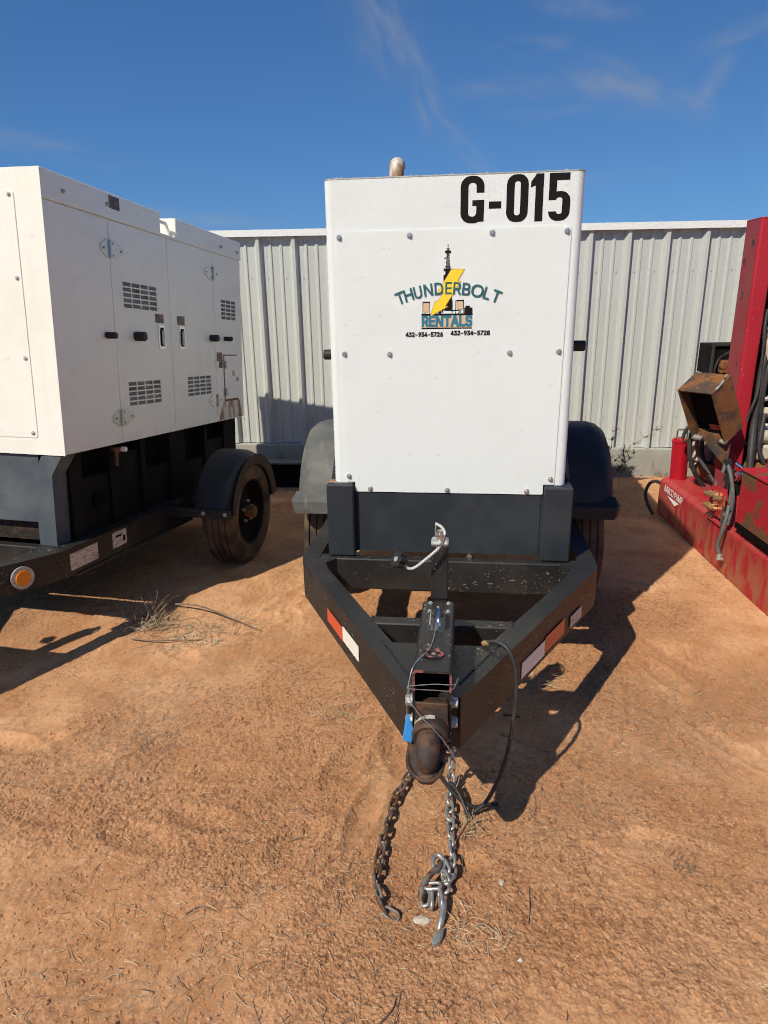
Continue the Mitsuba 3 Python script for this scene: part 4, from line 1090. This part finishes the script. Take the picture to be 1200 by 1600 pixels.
idx = near > .02
H = np.zeros_like(GX); H[idx] = gnoise(GX[idx], GY[idx]) * near[idx]
H -= .003
# a low bank of soil against the fence curb
yl = FF.l(np.stack([GX, GY, np.zeros_like(GX)], -1))[..., 1]
H += np.where(np.abs(GX) < 6, .022 * np.exp(-((yl + .12) / .16) ** 2), 0)
ny_, nx_ = GX.shape
ii = np.arange(ny_ * nx_).reshape(ny_, nx_)
q = np.stack([ii[:-1, :-1], ii[:-1, 1:], ii[1:, 1:], ii[1:, :-1]], -1).reshape(-1, 4)
G = trimesh.Trimesh(np.stack([GX, GY, H], -1).reshape(-1, 3), np.vstack([q[:, [0, 1, 2]], q[:, [0, 2, 3]]]), process=False)
scene['ground'] = mikit.ply(G, 'm_ground', smooth=True)
labels['ground'] = {'label': 'crumbly reddish orange sandy soil of the yard', 'category': 'ground', 'kind': 'structure'}


def gz(x, y): return gnoise(np.array([x]), np.array([y]))[0] - .003


# ------------------------------------------------------------------ loose clods, straw and twigs on the ground
rng = np.random.default_rng(11)


def scatter(n, dens):
    out = []
    while len(out) < n:
        y = .72 + 5.0 * rng.random(4000) ** 2.0; x = (rng.random(4000) - .5) * 2 * (.62 * y + .45)
        P = np.stack([x * dens[0] + dens[1], y * dens[0], np.zeros_like(x)], -1)
        k = meshkit.fbm(P, 3, 7); ok = rng.random(4000) < np.clip((k - dens[2]) * dens[3], .04, 1)
        out += list(zip(x[ok], y[ok]))
    return np.array(out[:n])


iv = np.array([[1, 0, 0], [-1, 0, 0], [0, 1, 0], [0, -1, 0], [0, 0, 1], [0, 0, -1.]]); if_ = np.array([[0, 2, 4], [2, 1, 4], [1, 3, 4], [3, 0, 4], [2, 0, 5], [1, 2, 5], [3, 1, 5], [0, 3, 5]])
pos = scatter(26000, (2.2, 3, .36, 4)); V, F = [], []
hz = gnoise(pos[:, 0], pos[:, 1]) - .003
for i, (x, y) in enumerate(pos):
    s = .0011 + .0042 * rng.random() ** 4 + (.006 * rng.random() if rng.random() < .006 else 0)
    V.append(iv * (1 + .35 * (rng.random((6, 1)) - .5)) * np.array([1, rng.uniform(.7, 1.3), .75]) * s + [x, y, hz[i] + s * .3]); F.append(if_ + 6 * i)
scene['soil_crumbs'] = mikit.ply((np.vstack(V), np.vstack(F)), 'm_ground', smooth=False)
labels['soil_crumbs'] = {'label': 'small loose crumbs of red soil strewn over the yard', 'category': 'soil', 'kind': 'stuff'}


def strip(P, w):
    """a flat blade folded along its length"""
    P = np.asarray(P, float); tg = np.gradient(P, axis=0); s = np.cross(tg, [0, 0, 1.]); s /= np.linalg.norm(s, axis=1, keepdims=True) + 1e-9
    w = w * np.linspace(1, .45, len(P))[:, None]
    V = np.stack([P - s * w - [0, 0, .0004], P + [0, 0, .0007], P + s * w - [0, 0, .0004]], 1).reshape(-1, 3); F = []
    for i in range(len(P) - 1):
        for j in (0, 1):
            a = 3 * i + j; F += [(a, a + 1, a + 4), (a, a + 4, a + 3)]
    return V, F


def litter(pos, hz, lmin, lmax, w, lift=.006, pw=2.):
    V, F, o = [], [], 0
    for (x, y), z in zip(pos, hz):
        L = lmin + (lmax - lmin) * rng.random() ** pw; a = rng.uniform(0, 2 * PI); bend = rng.normal() * .55; n = 5; P = []
        px, py = x, y; t0 = rng.uniform(.001, lift); t1 = rng.uniform(.001, lift)
        for i in range(n):
            P.append((px, py, z + t0 + (t1 - t0) * i / 4 + .004 * math.sin(PI * i / 4) * rng.random()))
            px += math.cos(a) * L / 4; py += math.sin(a) * L / 4; a += bend / 4
        v, f = strip(P, w * rng.uniform(.6, 1.4)); V.append(v); F.append(np.array(f) + o); o += len(v)
    return np.vstack(V), np.vstack(F)


pos = scatter(3600, (2.6, 20, .52, 9)); hz = gnoise(pos[:, 0], pos[:, 1]) - .002
scene['dry_straw'] = mikit.ply(litter(pos, hz, .006, .045, .00065, .004, 2.8), 'm_straw', smooth=False)
labels['dry_straw'] = {'label': 'scattered pale bits of dry grass and straw on the soil', 'category': 'straw', 'kind': 'stuff'}
pos = scatter(900, (2.6, 20, .50, 9)); hz = gnoise(pos[:, 0], pos[:, 1]) - .002
scene['twig_litter'] = mikit.ply(litter(pos, hz, .01, .07, .0008, .005, 2.4), 'm_twig', smooth=False)
labels['twig_litter'] = {'label': 'thin dark bits of twig scattered on the soil', 'category': 'twigs', 'kind': 'stuff'}


def gp(x, y, d=.003): return [x, y, gz(x, y) + d]


def stick(pts, r, label, m='m_twig', name='twig', group=None):
    key = numbered(name); P = [gp(x, y, d) for x, y, d in pts]
    scene[key] = mikit.ply(tube(P, [r, r * .9, r * .5], 7, smooth=4), m, smooth=60)
    labels[key] = {'label': label, 'category': 'twig'}
    if group: labels[key]['group'] = group


stick([(-1.138, 3.22, .02), (-.96, 3.12, .05), (-.76, 3.01, .03), (-.60, 2.915, .006)], .0050, 'long straight grey twig reaching out of the brush pile to the right')
stick([(-1.20, 2.84, .012), (-1.06, 2.80, .018), (-.86, 2.84, .008)], .0036, 'short pale twig lying before the brush pile')
stick([(.41, 2.08, .004), (.47, 2.03, .006), (.52, 1.99, .005), (.56, 1.97, .002)], .0022, 'thin pale stalk on open soil right of the cable shadow')
stick([(.44, 2.20, .004), (.475, 2.185, .005), (.50, 2.18, .004)], .0045, 'short thick brown twig on the soil right of the trailer nose', 'm_rust')
stick([(-.03, 1.06, .004), (.0, 1.09, .004), (.01, 1.12, .003)], .002, 'dark twig near the bottom edge left of the hook')
stick([(.345, 1.30, .003), (.36, 1.35, .005), (.37, 1.41, .003)], .0016, 'thin dark twig right of the small pale stone')
stick([(.24, 1.655, .006), (.20, 1.58, .008), (.185, 1.53, .02), (.165, 1.50, .03)], .0016, 'thin wiry root crossing the shiny chain')
stick([(.27, 1.66, .006), (.225, 1.60, .006), (.205, 1.52, .006), (.205, 1.47, .004)], .0016, 'dark wiry root curving beside the shiny chain')
stick([(-.53, 1.35, .004), (-.50, 1.37, .006), (-.46, 1.36, .004)], .0022, 'grey twig on bare soil at the lower left')
stick([(-.30, 1.60, .004), (-.26, 1.615, .006), (-.23, 1.61, .003)], .0022, 'dark twig on bare soil left of the rusty chain')


def rock(x, y, r, label, seed, flat=.6, m='m_rock'):
    g = np.random.default_rng(seed); q = g.normal(size=(26, 3)); q /= np.linalg.norm(q, axis=1, keepdims=True); q *= g.uniform(.72, 1.12, (26, 1))
    s = hull(q); s = s.subdivide().subdivide(); v = np.array(s.vertices); v = (v * (1 + .16 * (meshkit.fbm(v * 3 + seed, 3)[:, None] - .5))) * np.array(r) * np.array([1, 1, flat])
    key = numbered('rock'); scene[key] = mikit.ply(trimesh.Trimesh(v + [x, y, gz(x, y) + r[2] * .25], s.faces, process=False), m, smooth=18)
    labels[key] = {'label': label, 'category': 'rock'}


rock(.079, 1.316, (.024, .014, .014), 'pale rough stone beside the rusty end of the chain', 3)
rock(.303, 1.425, (.011, .013, .011), 'small tan stone on the soil right of the chains', 5)
rock(.49, 1.955, (.006, .005, .005), 'tiny white pebble on the soil right of the cable shadow', 9)
rock(.305, 1.20, (.008, .006, .006), 'tiny cream pebble near the bottom right of the chains', 12)


def bush(key, root, n, L, spread_, m, w, seed, up_=.6, leaf=None):
    r = np.random.default_rng(seed); V, F, o = [], [], 0
    for i in range(n):
        a = r.uniform(0, 2 * PI); e = r.uniform(.02, up_); l = L * r.uniform(.35, 1)
        x, y = root[0] + r.normal() * spread_[0], root[1] + r.normal() * spread_[1]; P = []; z = root[2] + max(0, r.normal() * .006)
        d = np.array([math.cos(a) * math.cos(e), math.sin(a) * math.cos(e), math.sin(e)])
        p = np.array([x, y, z])
        for j in range(5):
            P.append(p.copy()); p = p + d * l / 4; d = d + r.normal(size=3) * .22 - [0, 0, .08]; d /= np.linalg.norm(d); p[2] = max(p[2], root[2] + .001)
        v, f = strip(P, w * r.uniform(.6, 1.3)); V.append(v); F.append(np.array(f) + o); o += len(v)
    return np.vstack(V), np.vstack(F)


def tuft(name, x, y, n, L, sp, m, w, seed, label, category, up_=.6, z=None):
    key = thing(name, label, category)
    scene[key + '__blades'] = mikit.ply(bush(key, (x, y, gz(x, y) if z is None else z), n, L, sp, m, w, seed, up_), m, smooth=False)
    labels[key + '__blades'] = {'kind': 'stuff'}


tb = thing('brush_pile', 'heap of dry uprooted weed and pale stems in the sun beside the left trailer', 'brush')
for nm, x, y, n, L, sp, m, w, sd, up_ in [('straw', -.92, 2.92, 760, .09, (.15, .10), 'm_straw', .0016, 1, .30), ('stems', -1.17, 3.02, 70, .20, (.05, .05), 'm_twig', .0026, 2, 1.0), ('stems', -.95, 2.88, 60, .16, (.12, .09), 'm_twig', .0016, 3, .35), ('straw', -1.14, 2.98, 90, .13, (.06, .05), 'm_straw', .0013, 8, 1.0)]:
    key = numbered(tb + '__' + nm); scene[key] = mikit.ply(bush(key, (x, y, gz(x, y)), n, L, sp, m, w, sd, up_), m, smooth=False); labels[key] = {'kind': 'stuff'}
tuft('dry_tuft', .88, 1.12, 60, .07, (.05, .03), 'm_straw', .0009, 21, 'pale dry grass tuft at the lower right corner', 'grass tuft', .5)
tuft('dry_tuft', .80, 1.47, 40, .05, (.02, .02), 'm_twig', .0009, 22, 'small dark dry tuft on open soil at the right', 'grass tuft', .9)
tuft('dry_tuft', .62, 2.43, 60, .08, (.04, .04), 'm_straw', .0009, 23, 'straw tuft on the soil right of the trailer shadow', 'grass tuft', .5)
tuft('dry_tuft', -.19, 2.24, 60, .08, (.04, .04), 'm_straw', .0009, 24, 'dry tuft in the sun beside the left frame rail', 'grass tuft', .5)
tuft('dry_tuft', -.10, 1.46, 50, .06, (.05, .04), 'm_twig', .0008, 25, 'thin greyish tuft just left of the rusty chain', 'grass tuft', .3)
tuft('dry_tuft', -.85, 2.05, 50, .08, (.06, .04), 'm_twig', .0009, 26, 'dark dry tuft at the left edge in the sun', 'grass tuft', .4)
tuft('dry_tuft', .245, 1.64, 40, .05, (.02, .02), 'm_straw', .0008, 27, 'little straw tuft where the cable touches the soil', 'grass tuft', .7)
tuft('dry_tuft', .23, 1.29, 60, .06, (.05, .04), 'm_straw', .0008, 28, 'flat pale tuft right of the hook latch', 'grass tuft', .3)

# weeds growing at the fence foot
FR[0] = W0


def weed(x, y, h, n, seed, label):
    r = np.random.default_rng(seed); k = thing('weed', label, 'weed'); st, lf, o, Vl, Fl = [], [], 0, [], []
    for i in range(n):
        a = r.uniform(0, 2 * PI); l = h * r.uniform(.55, 1); p = np.array([x + r.normal() * .03, y + r.normal() * .02, -.02]); d = np.array([math.cos(a) * .25, math.sin(a) * .12, 1.]); P = []
        for j in range(7):
            P.append(p.copy()); p = p + d / np.linalg.norm(d) * l / 6; d = d + r.normal(size=3) * .12
            if j > 1:
                for q in range(7):
                    b = r.uniform(0, 2 * PI); u = np.array([math.cos(b), .5 * math.sin(b), r.uniform(-.1, .9)]); ll = r.uniform(.03, .10)
                    pts = [p + u * ll * s for s in np.linspace(0, 1, 4)]; pts = [z + r.normal(size=3) * .004 for z in pts]
                    v, f = strip(pts, .0058); Vl.append(v); Fl.append(np.array(f) + o); o += len(v)
        st.append(tube(P, [.003, .0012], 5))
    obj('stem', cat(st), 'm_twig', k)
    scene[k + '__leaves'] = mikit.ply((np.vstack(Vl), np.vstack(Fl)), 'm_weed', smooth=False); labels[k + '__leaves'] = {'kind': 'stuff'}


weed(1.76, 5.35, .66, 5, 3, 'spindly grey-green weed rising behind the black mudguard')
weed(1.90, 5.40, .36, 3, 4, 'low sprawling weed at the fence foot right of the mudguard')
tuft('dry_tuft', 2.35, 5.62, 160, .12, (.16, .05), 'm_straw', .0016, 31, 'dry grass along the curb left of the red skid', 'grass tuft', .5)
